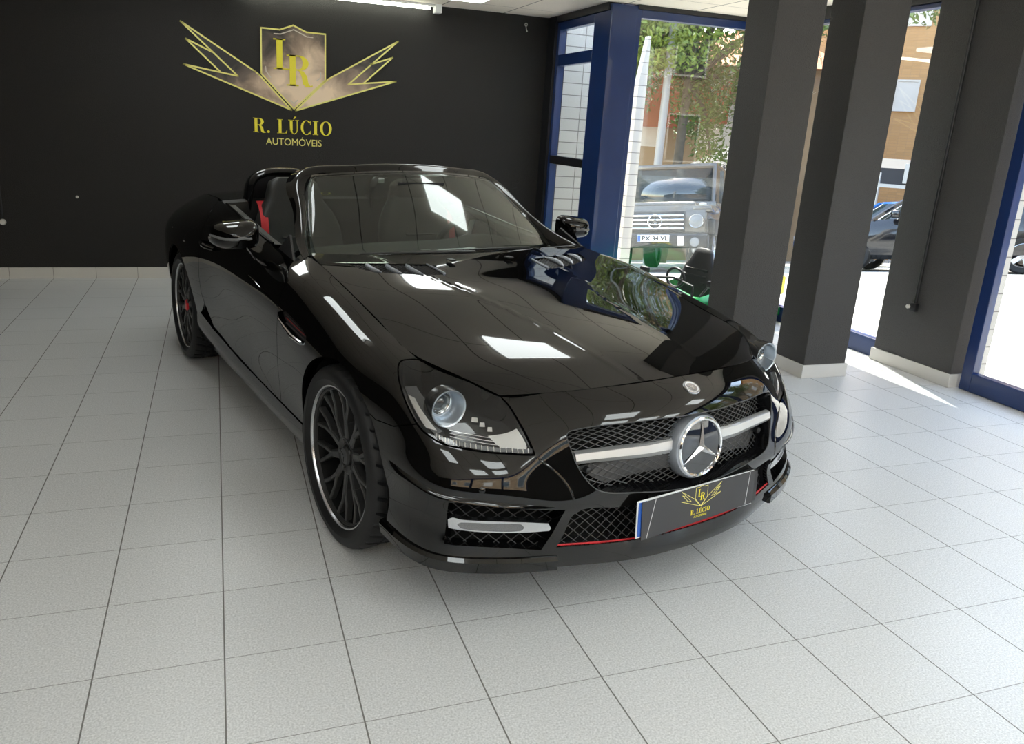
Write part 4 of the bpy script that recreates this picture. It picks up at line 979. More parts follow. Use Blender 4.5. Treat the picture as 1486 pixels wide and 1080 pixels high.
# ---------------------------------------------------------------- wheels
def make_wheel(x, y, steer, cap, name_front=True):
    side = 1 if y > 0 else -1
    w = bpy.data.objects.new('wheel', None); COL.objects.link(w); w.parent = car; w.location = (x, y, .3235)
    w.rotation_euler = (R(-90*side), 0, steer) if True else None
    # local z points outwards
    tyre = [(.236, .090), (.250, .096), (.262, .108), (.276, .1165), (.294, .1165), (.309, .109), (.318, .097), (.3225, .080), (.3235, .060), (.3235, .042), (.317, .040), (.317, .032), (.3235, .030),
            (.3235, .006), (.317, .004), (.317, -.004), (.3235, -.006), (.3235, -.030), (.317, -.032), (.317, -.040), (.3235, -.042), (.3235, -.06), (.3225, -.08), (.318, -.097), (.309, -.109), (.294, -.1165), (.276, -.1165), (.25, -.1), (.236, -.09)]
    n = 216; mb = MB(); V = []; F = []
    for r, z in tyre:
        for k in range(n):
            rr = r
            if r > .3215 and (k % 6 == 0): rr = r-.008
            a = 2*math.pi*(k+ (abs(z)*50))/n; V.append((rr*math.cos(a), rr*math.sin(a), z))
    for i in range(len(tyre)-1):
        for k in range(n): F.append((i*n+k, i*n+(k+1) % n, (i+1)*n+(k+1) % n, (i+1)*n+k))
    mb.add(V, F); mb.build('tyre', M_RUBBER, w, angle=30)
    MB().lathe([(.244, .094), (.236, .085), (.232, .06), (.228, -.03), (.22, -.085), (.24, -.095)], 96).build('rim_barrel', M_CAVITY, w)
    MB().lathe([(.2, -.05), (.2, -.052), (0, -.052)], 48).build('hub_back', M_CAVITY, w)
    mb = MB().lathe([(.240, .0935), (.235, .088), (.234, .080)], 96); hz = .03 if x > 1 else .012
    # ten forked spokes, hub bowl
    def bar(p0, p1, w0, w1, d0, d1):
        p0 = Vector(p0); p1 = Vector(p1); t = (p1-p0).normalized(); q = Vector((-t.y, t.x, 0)).normalized(); zz = Vector((0, 0, 1))
        P = []
        for p, ww, dd in ((p0, w0, d0), (p1, w1, d1)):
            P += [p-q*ww*.5-zz*dd, p+q*ww*.5-zz*dd, p+q*ww*.5-zz*.004, p+q*ww*.28, p-q*ww*.28, p-q*ww*.5-zz*.004]
        mb.add(P, [(i, (i+1) % 6, 6+(i+1) % 6, 6+i) for i in range(6)]+[(5, 4, 3, 2, 1, 0), (6, 7, 8, 9, 10, 11)])
    for k in range(10):
        a = 2*math.pi*(k+.5)/10; A = lambda r, da, z: (r*math.cos(a+da), r*math.sin(a+da), z+hz*max(0, min(1, (.24-r)/.12)))
        bar(A(.055, 0, .056), A(.125, 0, .062), .034, .027, .03, .03)
        for sgn in (-1, 1):
            bar(A(.118, 0, .0615), A(.185, sgn*.10, .068), .019, .015, .028, .024)
            bar(A(.183, sgn*.098, .068), A(.238, sgn*.155, .084), .015, .016, .024, .022)
    mb.lathe([(.0, .03+hz), (.036, .034+hz), (.040, .05+hz), (.062, .058+hz), (.068, .055+hz), (.070, .04+hz), (.072, .0)], 48)
    mb.build('rim', M_RIM, w, angle=30)
    for k in range(5):
        a = 2*math.pi*k/5; MB().lathe([(.0, .054), (.008, .054), (.009, .046)], 10, Matrix.Translation((.050*math.cos(a), .050*math.sin(a), .006+hz))).build('lug_bolt', M_IRON, w)
    MB().lathe([(.2445, .093), (.2475, .1005), (.2525, .1015), (.2555, .098), (.256, .092)], 96).build('rim_lip', M_LIP, w)
    cp = MB().lathe([(0, .064+hz), (.028, .063+hz), (.035, .056+hz), (.036, .04+hz)], 32).build('hub_cap', cap, w)
    mb = MB()
    for k in range(3):
        a = 2*math.pi*k/3+R(90 if side > 0 else -90)
        mb.prism([(.021*math.cos(a), .021*math.sin(a)), (.0025*math.cos(a+1.05), .0025*math.sin(a+1.05)), (0, 0), (.0025*math.cos(a-1.05), .0025*math.sin(a-1.05))], .0638+hz, .066+hz)
    mb.build('cap_star', M_CHROME if cap == M_REDCAP else M_RIM, cp, smooth=False)
    MB().lathe([(.07, .0), (.155, .0), (.155, -.02), (.07, -.02)], 64).build('brake_disc', M_IRON, w)
    ca = MB()
    for i in range(12):
        pass
    t_ = np.linspace(R(60), R(120), 10); G = np.array([[(r*math.cos(t)*1, r*math.sin(t), z) for r, z in ((.10, .02), (.165, .024), (.17, -.04), (.10, -.04), (.10, .02))] for t in t_])
    ca.grid(G); ca.build('brake_caliper', M_IRON, w)
    return w
WY = .875-.1005
make_wheel(0, WY, .0122, M_RIM); make_wheel(2.43, WY, 0, M_REDCAP); make_wheel(0, -WY, .0122, M_RIM); make_wheel(2.43, -WY, 0, M_REDCAP)
for cx, cz, r in (FA, RA):
    for sy in (-1, 1):
        mb = MB(); t_ = np.linspace(R(-22), R(202), 40); rr = r+.004
        G = np.array([[(cx+rr*math.cos(t), sy*y, cz+rr*math.sin(t)) for y in (.855, .80, .50)] for t in t_]); mb.grid(G)
        c0 = len(mb.v); mb.add([(cx+rr*math.cos(t), sy*.50, cz+rr*math.sin(t)) for t in t_], [tuple(range(40))])
        mb.build('wheel_housing', M_CAVITY, car)
un = MB(); un.box((-.62, -.52, .21), (3.0, .52, .24)); un.box((.40, -.82, .215), (2.0, .82, .25)); un.box((2.85, -.6, .25), (3.15, .6, .6))
un.build('underbody', M_CAVITY, car, smooth=False)
mb = MB(); mb.box((-.55, -.49, .25), (.9, .49, .64)); mb.build('engine_bay', M_CAVITY, car, smooth=False)
# ---------------------------------------------------------------- windscreen, cabin, mirrors
def spline_pts(P, n):
    P = np.asarray(P, float); k = np.r_[0, np.cumsum(np.linalg.norm(np.diff(P, axis=0), axis=1))]
    return spline_matrix(k, np.linspace(0, k[-1], n)) @ P
def both(P): 
    P = np.asarray(P, float); L = P[::-1].copy(); L[:, 1] *= -1; return np.concatenate([P, L[1:]])
FG = [(.86,.652,.868),(.95,.633,.945),(1.12,.583,1.062),(1.25,.538,1.155),(1.285,.495,1.187),(1.255,.36,1.203),(1.21,.18,1.217),(1.195,0,1.222)]
FC = [(.735,.703,.903),(.94,.664,.970),(1.13,.611,1.080),(1.285,.563,1.183),(1.325,.51,1.218),(1.29,.37,1.238),(1.245,.18,1.252),(1.23,0,1.257)]
FO = [(.705,.742,.893),(.965,.688,.950),(1.185,.629,1.056),(1.385,.578,1.165),(1.42,.52,1.20),(1.385,.38,1.225),(1.34,.18,1.24),(1.325,0,1.245)]
FI = [(.86,.70,.852),(1.02,.655,.940),(1.22,.595,1.04),(1.38,.545,1.14),(1.40,.49,1.165),(1.365,.36,1.19),(1.32,.18,1.205),(1.305,0,1.21)]
FJ = [(.89,.635,.852),(.98,.615,.93),(1.15,.565,1.045),(1.28,.52,1.135),(1.31,.475,1.165),(1.275,.36,1.18),(1.23,.18,1.193),(1.215,0,1.198)]
NF = 70
FL = [spline_pts(both(P), NF) for P in (FG, FC, FO, FI, FJ)]
sec = np.stack(FL, 1)                                     # (NF, 5, 3)
fine = []
for i in range(NF):                                       # round the section
    lp = smooth_loop([(0, 0)]*0 or [tuple(p) for p in sec[i]], .012, 150) if False else None
    q = []
    P = sec[i]
    for a, b, n in ((0, 1, 6), (1, 2, 6), (2, 3, 3), (3, 4, 2), (4, 0, 2)):
        for t in range(n):
            t /= n; d = P[b]-P[a]
            bulge = 0
            q.append(P[a]+d*t)
    q = np.array(q)
    # smooth the outer corner at the crest
    for _ in range(3):
        q[2:11] = .5*q[2:11]+.25*(q[1:10]+q[3:12])
    fine.append(np.r_[q, q[:1]])
wf = MB().grid(np.array(fine)).build('windscreen_frame', M_PAINT, car, angle=50)
na = 33; aa = np.linspace(-1, 1, na)
gt = FL[0]
base = spline_pts(both([(.86,.652,.868),(.80,.50,.876),(.735,.25,.885),(.71,0,.888)]), na)[::-1]
top_full = spline_pts(both([(1.285,.495,1.187),(1.255,.36,1.203),(1.21,.18,1.217),(1.195,0,1.222)]), na)[::-1]
gl_ = []
for i in range(na):
    a = aa[i]; row = []
    # side edges follow the pillar: widen mid-height a little
    for t in np.linspace(0, 1, 17):
        p = base[i]*(1-t)+top_full[i]*t
        e = np.array([np.interp(t, [0, .25, .55, .85, 1], [.652, .633, .583, .538, .495])])[0]; lin = .652*(1-t)+.495*t
        p = p.copy(); p[1] *= e/lin; k = math.sin(t*math.pi)*.014*(1-.6*abs(a)); p[0] -= k*.6; p[2] += k*.8
        row.append(p)
    gl_.append(row)
ws = MB().grid(np.array(gl_)).build('windscreen', M_SCREEN, car, solid=.004, angle=180)
# black frit along the base, cowl
ba = np.array([r[0] for r in gl_]); up1 = np.array([r[1] for r in gl_])
hoodedge = HC(np.full(33, U1), np.linspace(-V0, V0, 33))
cw = np.stack([hoodedge+np.array([-.03, 0, -.03]), hoodedge+np.array([.012, 0, -.022]), ba*.5+hoodedge*.5+np.array([.01, 0, -.016]), ba+np.array([0, 0, -.004]), ba+np.array([.05, 0, -.03])], 1)
MB().grid(cw).build('cowl_panel', M_SATIN, car)
fr = np.stack([ba+np.array([-.001, 0, .001]), ba*.75+up1*.25+np.array([-.0012, 0, .0012])], 1)
MB().grid(fr).build('screen_border', M_TRIM, ws)
# wipers
def wiper(name, p0, p1, lift=.012):
    P = np.array([np.array(p0)*(1-t)+np.array(p1)*t for t in np.linspace(0, 1, 9)])
    w_ = MB().tube(P, [.006, .009, .008, .006, .006, .006, .005, .005, .004], 8).build(name, M_SATIN, car)
    MB().tube(P+np.array([.012, 0, -.006]), .0045, 6).build('wiper_blade', M_RUBBER, w_)
wiper('wiper_arm', (.665, -.06, .901), (.785, .46, .891)); wiper('wiper_arm', (.755, -.43, .893), (.70, -.02, .905))
# mirror housing behind the glass, toll tag, strip with the identity number
mh = MB(); 
mh.grid(np.array([[(1.10+.02*t, y*(1-.1*t), 1.175-.075*t-.0*abs(y)) for y in np.linspace(-.13, .13, 7)] for t in np.linspace(0, 1, 5)]))
mh.rbox((1.14, -.06, 1.12), (1.20, .06, 1.19), .01, 2)
mh.build('sensor_housing', M_SATIN, car)
rv = MB().rbox((1.20, -.12, 1.095), (1.225, .12, 1.155), .012, 3).build('rear_view_mirror', M_SATIN, car)
MB().rbox((1.226, -.11, 1.10), (1.228, .11, 1.15), .001, 1).build('mirror_glass', M_CHROME, rv)
MB().rbox((1.155, .175, 1.165), (1.165, .205, 1.19), .003, 2).build('toll_tag', M_WHITE, car)
MB().box((.80, .10, .893), (.815, .145, .894)).build('identity_strip', M_WHITE, car, smooth=False)
# cabin tub and dashboard
tub = MB()
X0, X1 = .82, 2.12
tub.grid(np.array([[(x, y, z) for (y, z) in ((-.74, .88), (-.70, .40), (-.45, .30), (.45, .30), (.70, .40), (.74, .88))] for x in (X0, 1.4, X1)]))
tub.add([(X1, -.74, .95), (X1, .74, .95), (X1, .70, .30), (X1, -.70, .30)], [(0, 1, 2, 3)]); tub.add([(X0, -.74, .86), (X0, .74, .86), (X0, .70, .30), (X0, -.70, .30)], [(3, 2, 1, 0)])
tub.build('cabin_lining', M_CAVITY, car)
prof = [(.70, .885), (.80, .893), (.98, .905), (1.10, .90), (1.16, .875), (1.17, .80), (1.13, .66), (1.08, .55)]
yy = np.linspace(-.66, .66, 25); G = []
for y in yy:
    hump = .035*math.exp(-((y+.37)/.17)**2); w_ = 1-.06*abs(y/.66)**3
    G.append([(x+(.10 if x < .85 else 0)*abs(y/.66)**2*.8, y*w_, z-.02*abs(y/.66)**2+hump*(1 if .9 < x < 1.165 else 0)-.012) for x, z in prof])
db = MB().grid(np.array(G)).build('dashboard', M_DASH, car)
for y in (-.56, -.13, .13, .56):
    MB().lathe([(.052, .004), (.058, .008), (.060, -.005), (.0, -.006)], 24, Matrix.Translation((1.17, y, .80)) @ Matrix.Rotation(R(90), 4, 'Y')).build('air_vent', M_SILVERP, db)
MB().rbox((1.10, -.22, .60), (1.60, .22, .62), .01, 2).build('console_base', M_DASH, car) if False else None
MB().rbox((1.05, -.12, .32), (1.95, .12, .58), .03, 3).build('centre_console', M_DASH, car)
# steering wheel
SWM = Matrix.Translation((1.27, -.37, .825)) @ Matrix.Rotation(R(66), 4, 'Y')
stw = MB().tube([(.182*math.cos(a), .182*math.sin(a), 0) for a in np.linspace(0, 2*math.pi, 49)[:-1]], .0155, 10, closed=True, M=SWM).build('steering_wheel', M_LEATHER, car)
mb = MB().lathe([(0, .03), (.05, .028), (.07, .01), (.05, -.03)], 28, SWM)
for a in (0, 180, 90): mb.tube([(.05*math.cos(R(a+90)), .05*math.sin(R(a+90)), 0), (.17*math.cos(R(a+90)), .17*math.sin(R(a+90)), 0)], .014, 8, M=SWM)
mb.build('wheel_spokes', M_SILVERP, stw)
MB().tube([(1.0, -.37, .72), (1.26, -.37, .82)], .035, 12).build('steering_column', M_SATIN, car)
# seats
def seat(y):
    mb = MB(); P = []
    cs = [(1.93, .50, .245, .10), (1.97, .62, .25, .10), (2.00, .75, .25, .095), (2.03, .87, .235, .085), (2.055, .95, .20, .075), (2.07, 1.0, .165, .068), (2.08, 1.05, .15, .062), (2.09, 1.10, .135, .05), (2.095, 1.125, .09, .03)]
    G = []
    for x, z, w, d in cs:
        ring = []
        for k in range(24):
            a = 2*math.pi*k/24; ca, sa = math.cos(a), math.sin(a)
            px_ = d*np.sign(ca)*abs(ca)**.7; py_ = w*np.sign(sa)*abs(sa)**.75
            if ca < 0: px_ -= .035*max(0, abs(sa)-.55)/.45*(1 if z < .98 else .3)     # side bolsters reach forward
            ring.append((x-.16+px_, y+py_, z))
        G.append(ring+ring[:1])
    mb.grid(np.array(G)); mb.add([p for p in G[-1][:24]], [tuple(range(24))])
    s_ = mb.build('seat_backrest', M_LEATHER, car, angle=60)
    mb = MB().rbox((1.30, y-.24, .40), (1.84, y+.24, .54), .05, 4); mb.rbox((1.32, y-.26, .44), (1.84, y-.17, .60), .04, 3); mb.rbox((1.32, y+.17, .44), (1.84, y+.26, .60), .04, 3)
    mb.build('seat_cushion', M_LEATHER, car)
    mb = MB(); 
    for z in (.66, .74, .82): mb.tube([(1.715+(z-.66)*.2, y-.12, z), (1.712+(z-.66)*.2, y, z), (1.715+(z-.66)*.2, y+.12, z)], .006, 6)
    mb.build('seat_seams', M_SATIN, s_)
    sg = 1 if y > 0 else -1
    # belt: runs from behind the shoulder down the outer side
    yb = y+sg*.19
    pts = [(2.02, yb-.03*sg, .985), (1.86, yb, .95), (1.80, yb+.01*sg, .90), (1.77, yb+.015*sg, .80), (1.74, yb+.02*sg, .66)]
    mb = MB(); A = np.array(spline_pts(pts, 14)); w_ = np.array([0, .02, 0]); t_ = np.array([-.004, 0, .003])
    mb.grid(np.stack([A-w_, A+w_, A+w_+t_, A-w_+t_, A-w_], 1)); mb.build('seat_belt', M_RED, car)
    hp = [(2.12, y-.20, .93), (2.11, y-.195, 1.03), (2.10, y-.17, 1.10), (2.095, y-.11, 1.135), (2.095, y, 1.145), (2.095, y+.11, 1.135), (2.10, y+.17, 1.10), (2.11, y+.195, 1.03), (2.12, y+.20, .93)]
    H = spline_pts(hp, 40); 
    G = []
    for i, p in enumerate(H):
        t = (H[min(i+1, 39)]-H[max(i-1, 0)]); t /= np.linalg.norm(t); n_ = np.array([0, t[2], -t[1]])
        ring = [p+np.array([.055*math.cos(a), 0, 0])+n_*.022*math.sin(a) for a in np.linspace(0, 2*math.pi, 13)]
        G.append(ring)
    h_ = MB().grid(np.array(G)).build('roll_hoop', M_SILVERP if False else M_TRIM, car)
    G = np.array([[p*(1-t)+np.array([2.12, p[1]*.0+y+(p[1]-y), .93])*t for t in (0, 1)] for p in H]); MB().grid(G).build('wind_screen_panel', M_SATIN, h_)
seat(.37); seat(-.37)
# rear deck
st = []
for x, ed, zc, lc in ((2.10, None, 1.005, 2.10), (2.25, None, 1.012, 2.25), (2.43, None, 1.01, 2.43), (2.65, None, .995, 2.65), (2.9, None, .968, 2.95), (3.05, None, .945, 3.10)):
    u_ = top_st(x)[0]; e = BODY([u_+S0], [TMAX])[0]; row = []
    for v in np.linspace(-1, 1, 21):
        row.append((e[0]+(lc-e[0])*(1-v*v), e[1]*v, e[2]+.001+(zc-e[2])*(1-abs(v)**2.5)))
    st.append(row)
e = BODY(np.linspace(SEND-.5, SEND-.02, 3)[-1:]+S0, [TMAX])[0]
st.append([(3.14+.06*(1-v*v), .46*v, .912-.006*(1-v*v)) for v in np.linspace(-1, 1, 21)])
MB().grid(np.array(st)).build('boot_lid', M_PAINT, car, angle=60)
mb = MB(); a = np.array(st[0]); mb.grid(np.stack([a, a+[-.03, 0, -.012], a+[-.035, 0, -.14]], 1)); mb.build('deck_edge', M_LEATHER, car)
# door mirrors
for mir in (False, True):
    G = []; c0 = np.array([1.02, .925, .947])
    n = 28; m = 14
    for i in range(m+1):
        t = i/m                                           # from the front tip to the flat glass side
        xx = -.075+.135*t; k = math.sqrt(max(0, 1-(1-min(1, t*1.25))**2.4)); k = .02+.98*k
        ring = []
        for j in range(n):
            a = 2*math.pi*j/n; ca, sa = math.cos(a), math.sin(a)
            yy_ = .097*np.sign(ca)*abs(ca)**.55*k; zz_ = .060*np.sign(sa)*abs(sa)**.58*k
            zz_ *= 1+.10*yy_/.097*(-1); 
            ring.append(c0+[xx+.10*yy_*(1 if yy_ > 0 else .25)+ (.035 if yy_ > .05 else 0)*((yy_-.05)/.05)*k, yy_, zz_-.004*(yy_/.097)])
        G.append(ring+ring[:1])
    mm = MB().grid(np.array(G)).build('door_mirror', M_PAINT, car, mirror=mir, angle=60)
    lastr = np.array(G[-1][:-1]); MB().add([tuple(p) for p in (lastr-lastr.mean(0))*.93+lastr.mean(0)-[.006, 0, 0]], [tuple(range(n))]).build('mirror_glass', M_CHROME, mm, mirror=mir)
    # clear repeater strip along the front and the split line under it
    def fr_pt(y, z, l=.002):                              # point on the housing front
        best = min((p for r_ in G[:m] for p in r_), key=lambda p: abs(p[1]-y)*1.0+abs(p[2]-z)*1.2+ (p[0])*.05); return np.array(best)-[l, 0, 0]
    ys = np.linspace(.875, 1.022, 12); mb = MB()
    A = np.array([fr_pt(y, .950) for y in ys]); B = np.array([fr_pt(y, .935) for y in ys])
    for q in (A, B):
        q[1:-1] = .5*q[1:-1]+.25*(q[:-2]+q[2:])
    mb.tube((A+B)/2+[.004, 0, .002], [.004]+[.0075]*10+[.005], 8); mb.build('indicator_strip', M_DRLLENS, mm, mirror=mir)
    stalk = spline_pts([(1.00, .895, .900), (.97, .882, .875), (.93, .868, .853), (.895, .845, .838)], 12); G2 = []
    for p in stalk: G2.append([p+[.030*math.cos(a), .010*math.sin(a), .016*math.sin(a)] for a in np.linspace(0, 2*math.pi, 13)])
    MB().grid(np.array(G2)).build('mirror_stalk', M_TRIM, mm, mirror=mir)
    # black triangle ahead of the side glass
    MB().add([(.74, .775, .882), (1.02, .745, .886), (.90, .735, .965), (.74, .765, .880), (1.02, .735, .884), (.90, .725, .963)], [(0, 1, 2), (5, 4, 3), (0, 3, 4, 1), (1, 4, 5, 2), (2, 5, 3, 0)]).build('mirror_triangle', M_SATIN, car, smooth=False, mirror=mir)
# ---------------------------------------------------------------- the street outside
def gz(y): return -.03-.16*max(0, min(y, 30)-4.9)
SLOPE = math.atan(.16)
def place(o, x, y, rz, tilt=True):
    """stands a thing on the sloping street"""
    o.location = (x, y, gz(y))
    q = Matrix.Rotation(rz, 4, 'Z')
    if tilt and y > 5: q = Matrix.Rotation(-SLOPE, 4, 'X') @ q
    o.rotation_euler = q.to_euler()
m, nt, b = node_mat('pale_cobble_paving')
tc = nt.nodes.new('ShaderNodeTexCoord'); vo = nt.nodes.new('ShaderNodeTexVoronoi'); vo.inputs['Scale'].default_value = 9; vo.feature = 'DISTANCE_TO_EDGE'
nt.links.new(tc.outputs['Object'], vo.inputs['Vector'])
n1 = nt.nodes.new('ShaderNodeTexNoise'); n1.inputs['Scale'].default_value = .8; n1.inputs['Detail'].default_value = 6; nt.links.new(tc.outputs['Object'], n1.inputs['Vector'])
cr = nt.nodes.new('ShaderNodeValToRGB'); cr.color_ramp.elements[0].color = (.27, .255, .23, 1); cr.color_ramp.elements[1].color = (.47, .45, .41, 1); cr.color_ramp.elements[0].position = .3; cr.color_ramp.elements[1].position = .65
nt.links.new(n1.outputs['Fac'], cr.inputs[0])
mx = nt.nodes.new('ShaderNodeMix'); mx.data_type = 'RGBA'; mx.inputs[6].default_value = (.12, .115, .1, 1); nt.links.new(cr.outputs[0], mx.inputs[7])
nt.links.new(math_node(nt, 'MULTIPLY', vo.outputs['Distance'], 9.0, True), mx.inputs[0]); nt.links.new(mx.outputs[2], b.inputs['Base Color']); b.inputs['Roughness'].default_value = .8
M_COBBLE = m
gnd = MB(); ys = [-40, -20, 4.21, 4.9, 8, 12, 18, 30, 60]; xs = [5.28, 12, 20, 40, 70]
gnd.grid(np.array([[(x, y, gz(y)) for y in ys] for x in xs]))
gnd.grid(np.array([[(x, y, gz(y)) for y in ys[2:]] for x in (-8, 0, 5.28)])); gnd.grid(np.array([[(x, y, -.03) for y in (-40, FRONT_Y-.05)] for x in (-30, 0, 5.28)]))
o = gnd.build('street_paving', M_COBBLE, smooth=False); o['kind'] = 'structure'

M_BRICK = tiled('orange_brick', (.40, .235, .11), (.33, .21, .12), .30, .10, 0, 0, .012, .012, .8, axes='XZ', tone=.06, mottle=(.7, .10), spec=.2)
M_RENDER = pm('pale_render', (.26, .18, .11), .8, noise=(1.5, .06))
M_TERRA = pm('terracotta_render', (.27, .065, .025), .8, noise=(2.5, .12))
M_ROOF = tiled('clay_roof_tile', (.36, .12, .035), (.2, .07, .03), .22, 3, 0, 0, .07, .02, .8, axes='XY', tone=.12)
M_SHUT = pm('white_shutter', (.5, .47, .44), .6)
M_DGLASS = pm('dark_window_glass', (.03, .04, .045), .06, coat=.5)

def outer_wall(name, lo, hi, mat):
    o = MB().box(lo, hi).build(name, mat, smooth=False); o['kind'] = 'structure'; return o
outer_wall('wall_white_brick', (3.95, 5.75, -.3), (4.60, 6.1, 4.5), M_WHITEBRICK)
pr = thing('white_brick_strip', 'slim tapered stand-in for the white brick strip in the big shop window', 'pillar', (5.08, 5.93, gz(5.93)))  # added solid stand-in for the white brick strip in the window glass
MB().add([(-.06, -.05, 0), (.06, -.05, 0), (.06, .05, 0), (-.06, .05, 0), (-.05, -.045, 2.2), (.05, -.045, 2.2), (.05, .045, 2.2), (-.05, .045, 2.2), (.02, -.04, 2.68), (.045, -.04, 2.68), (.045, .04, 2.68), (.02, .04, 2.68)],
         [(3, 2, 1, 0), (8, 9, 10, 11)]+[(i, (i+1) % 4, 4+(i+1) % 4, 4+i) for i in range(4)]+[(4+i, 4+(i+1) % 4, 8+(i+1) % 4, 8+i) for i in range(4)]).build('shaft', M_WHITEBRICK, pr, smooth=False)
MB().box((-.13, -.13, -.1), (.13, .13, .06)).build('foot', M_SKIRT, pr, smooth=False)
pr2 = thing('brick_pier', 'pale brick pier just outside the glass door', 'pillar', (5.575, 1.72, -.03))
MB().box((-.26, -.10, 0), (-.13, .34, 3.0)).build('shaft', M_WHITEBRICK, pr2, smooth=False)
MB().box((-.28, -.12, -.05), (-.12, .36, .05)).build('foot', M_SKIRT, pr2, smooth=False)

def building(name, label, loc, rz, w, d, h, mat, wins, base=-3.0, roof=None):
    b_ = thing(name, label, 'building', (loc[0], loc[1], 0), rz)
    MB().box((-w/2, 0, base), (w/2, d, h)).build('wall', mat, b_, smooth=False)
    for (x, z, ww, hh, kind) in wins:
        f = MB(); t = .07
        f.box((x-ww/2-t, -.05, z-t), (x-ww/2, .02, z+hh+t)).box((x+ww/2, -.05, z-t), (x+ww/2+t, .02, z+hh+t)).box((x-ww/2, -.05, z+hh), (x+ww/2, .02, z+hh+t)).box((x-ww/2, -.08, z-t), (x+ww/2, .02, z))
        fo = f.build('window', M_SHUT, b_, smooth=False)
        MB().box((x-ww/2, -.03, z), (x+ww/2, .02, z+hh)).build('shutter' if kind else 'pane', M_SHUT if kind else M_DGLASS, fo, smooth=False)
    if roof:
        MB().add([(-w/2-.5, -.6, h), (w/2+.5, -.6, h), (w/2+.5, d+.6, h), (-w/2-.5, d+.6, h), (-w/2+1.5, d/2, h+roof), (w/2-1.5, d/2, h+roof)],
                 [(0, 1, 5, 4), (1, 2, 5), (2, 3, 4, 5), (3, 0, 4), (3, 2, 1, 0)]).build('roof', M_ROOF, b_, smooth=False)
    return b_
wn = []
for ix in range(-3, 4):
    for iz in range(1, 4): wn.append((ix*3.1-.83, -.05+iz*3.0, .68, 1.0, (ix*3+iz*5) % 7 != 1))
building('apartment_block', 'orange brick apartment block with white shuttered windows far behind the pillars', (27.8, 19.0), R(-49), 21, 9, 13.5, M_BRICK, wn, roof=2.0)
wn = [(ix*2.2, -1.4+iz*2.6, .9, 1.3, (ix+iz) % 2) for ix in (-1.5, -.5, .5, 1.5) for iz in (0, 1)]
b2 = building('terrace_house', 'terracotta and cream house with clay roof behind the trees in the big window', (15.1, 20.9), R(-32), 9, 5, 3.7, M_RENDER, wn, roof=1.3)
for x0, x1, z0, z1 in ((-1.5, -.15, 1.75, 3.6), (-.15, 1.35, 1.95, 3.2)): MB().box((x0, -1.0, z0), (x1, -.0, z1)).build('balcony', M_TERRA, b2, smooth=False)
b3 = building('far_house', 'cream house with a clay tile roof at the left edge of the big window view', (2, 37), R(-5), 13, 8, 6.0, M_RENDER, [(ix*2.5, 1.5+iz*2.8, 1, 1.3, 1) for ix in (-2, -1, 0, 1, 2) for iz in (0, 1)], roof=2.2)
b4 = building('side_block', 'pale rendered block across the street seen through the glass doors', (22, -3), R(-92), 22, 8, 9, M_RENDER, [(ix*3, .8+iz*3, 1.1, 1.4, (ix+iz) % 3) for ix in range(-3, 4) for iz in range(3)], roof=1.6)

b5 = building('facing_building', 'long pale building across the forecourt behind the photographer', (2, -17), R(180), 44, 8, 7.5, M_RENDER, [(ix*3.2, .6+iz*3.2, 1.3, 1.7, (ix+iz) % 3 == 0) for ix in range(-6, 7) for iz in range(2)], roof=1.5)
# street lamp
lp = thing('lamp_post', 'tall grey lamp post standing in front of the street trees', 'lamp post', (11.2, 15.6, gz(15.6)))
MB().tube([(0, 0, 0), (0, 0, 3.5), (0, 0, 7.6)], [.11, .10, .07], 14).build('pole', pm('grey_galvanised_pole', (.30, .30, .30), .5), lp)
MB().tube([(0, 0, 7.5), (.1, -.3, 7.9), (.35, -1.0, 8.1)], .035, 8).build('arm', M_SILVERP, lp)
MB().rbox((.28, -1.5, 8.02), (.48, -.95, 8.14), .03, 2).build('lamp_head', M_SILVERP, lp)

# trees
M_LEAF = pm('broad_green_leaf', (.085, .13, .018), .5, noise=(.9, .55)); M_LEAF2 = pm('bright_green_leaf', (.16, .21, .03), .5, noise=(.9, .5))
M_BARK = pm('grey_bark', (.10, .08, .06), .9, noise=(8, .3))
def tree(label, x, y, h, clumps, seed, mat, n=1500, leaf=.085, trunk=None, lean=(0, 0), group='street trees'):
    rnd = random.Random(seed); t = thing('street_tree', label, 'tree', (x, y, gz(y)), group=group)
    top = Vector((lean[0], lean[1], h*.62)); mb = MB()
    mb.tube([(0, 0, -.2), (top.x*.3+.05, top.y*.3, h*.2), (top.x*.6-.04, top.y*.6, h*.42), top], [.16, .13, .11, .07], 10)
    for c in clumps: mb.tube([(top.x*.6-.04, top.y*.6, h*.42), ((top.x+c[0])*.5, (top.y+c[1])*.5, (h*.42+c[2])*.5+.25), (c[0], c[1], c[2])], [.075, .05, .02], 7)
    mb.build('trunk', M_BARK, t)
    V = []; F = []
    for cx, cy, cz, r in clumps:
        for k in range(int(n*r*r/1.6)):
            while True:
                p = Vector((rnd.uniform(-1, 1), rnd.uniform(-1, 1), rnd.uniform(-1, 1)))
                if .12 < p.length < 1: break
            p = p*r*(.75+.4*rnd.random()); p.z *= .8; p += Vector((cx, cy, cz))
            d = Vector((rnd.gauss(0, 1), rnd.gauss(0, 1), rnd.gauss(-.5, .7))).normalized(); u = d.orthogonal().normalized(); w = d.cross(u); s = leaf*rnd.uniform(.6, 1.25); a = rnd.uniform(0, 6.3)
            u, w = u*math.cos(a)+w*math.sin(a), w*math.cos(a)-u*math.sin(a); i = len(V)
            V += [p-d*s, p+u*s*.38+w*s*.08, p+d*s, p-u*s*.38+w*s*.08]; F.append((i, i+1, i+2)); F.append((i, i+2, i+3))
    MB().add(V, F).build('foliage', mat, t, smooth=False)
    return t
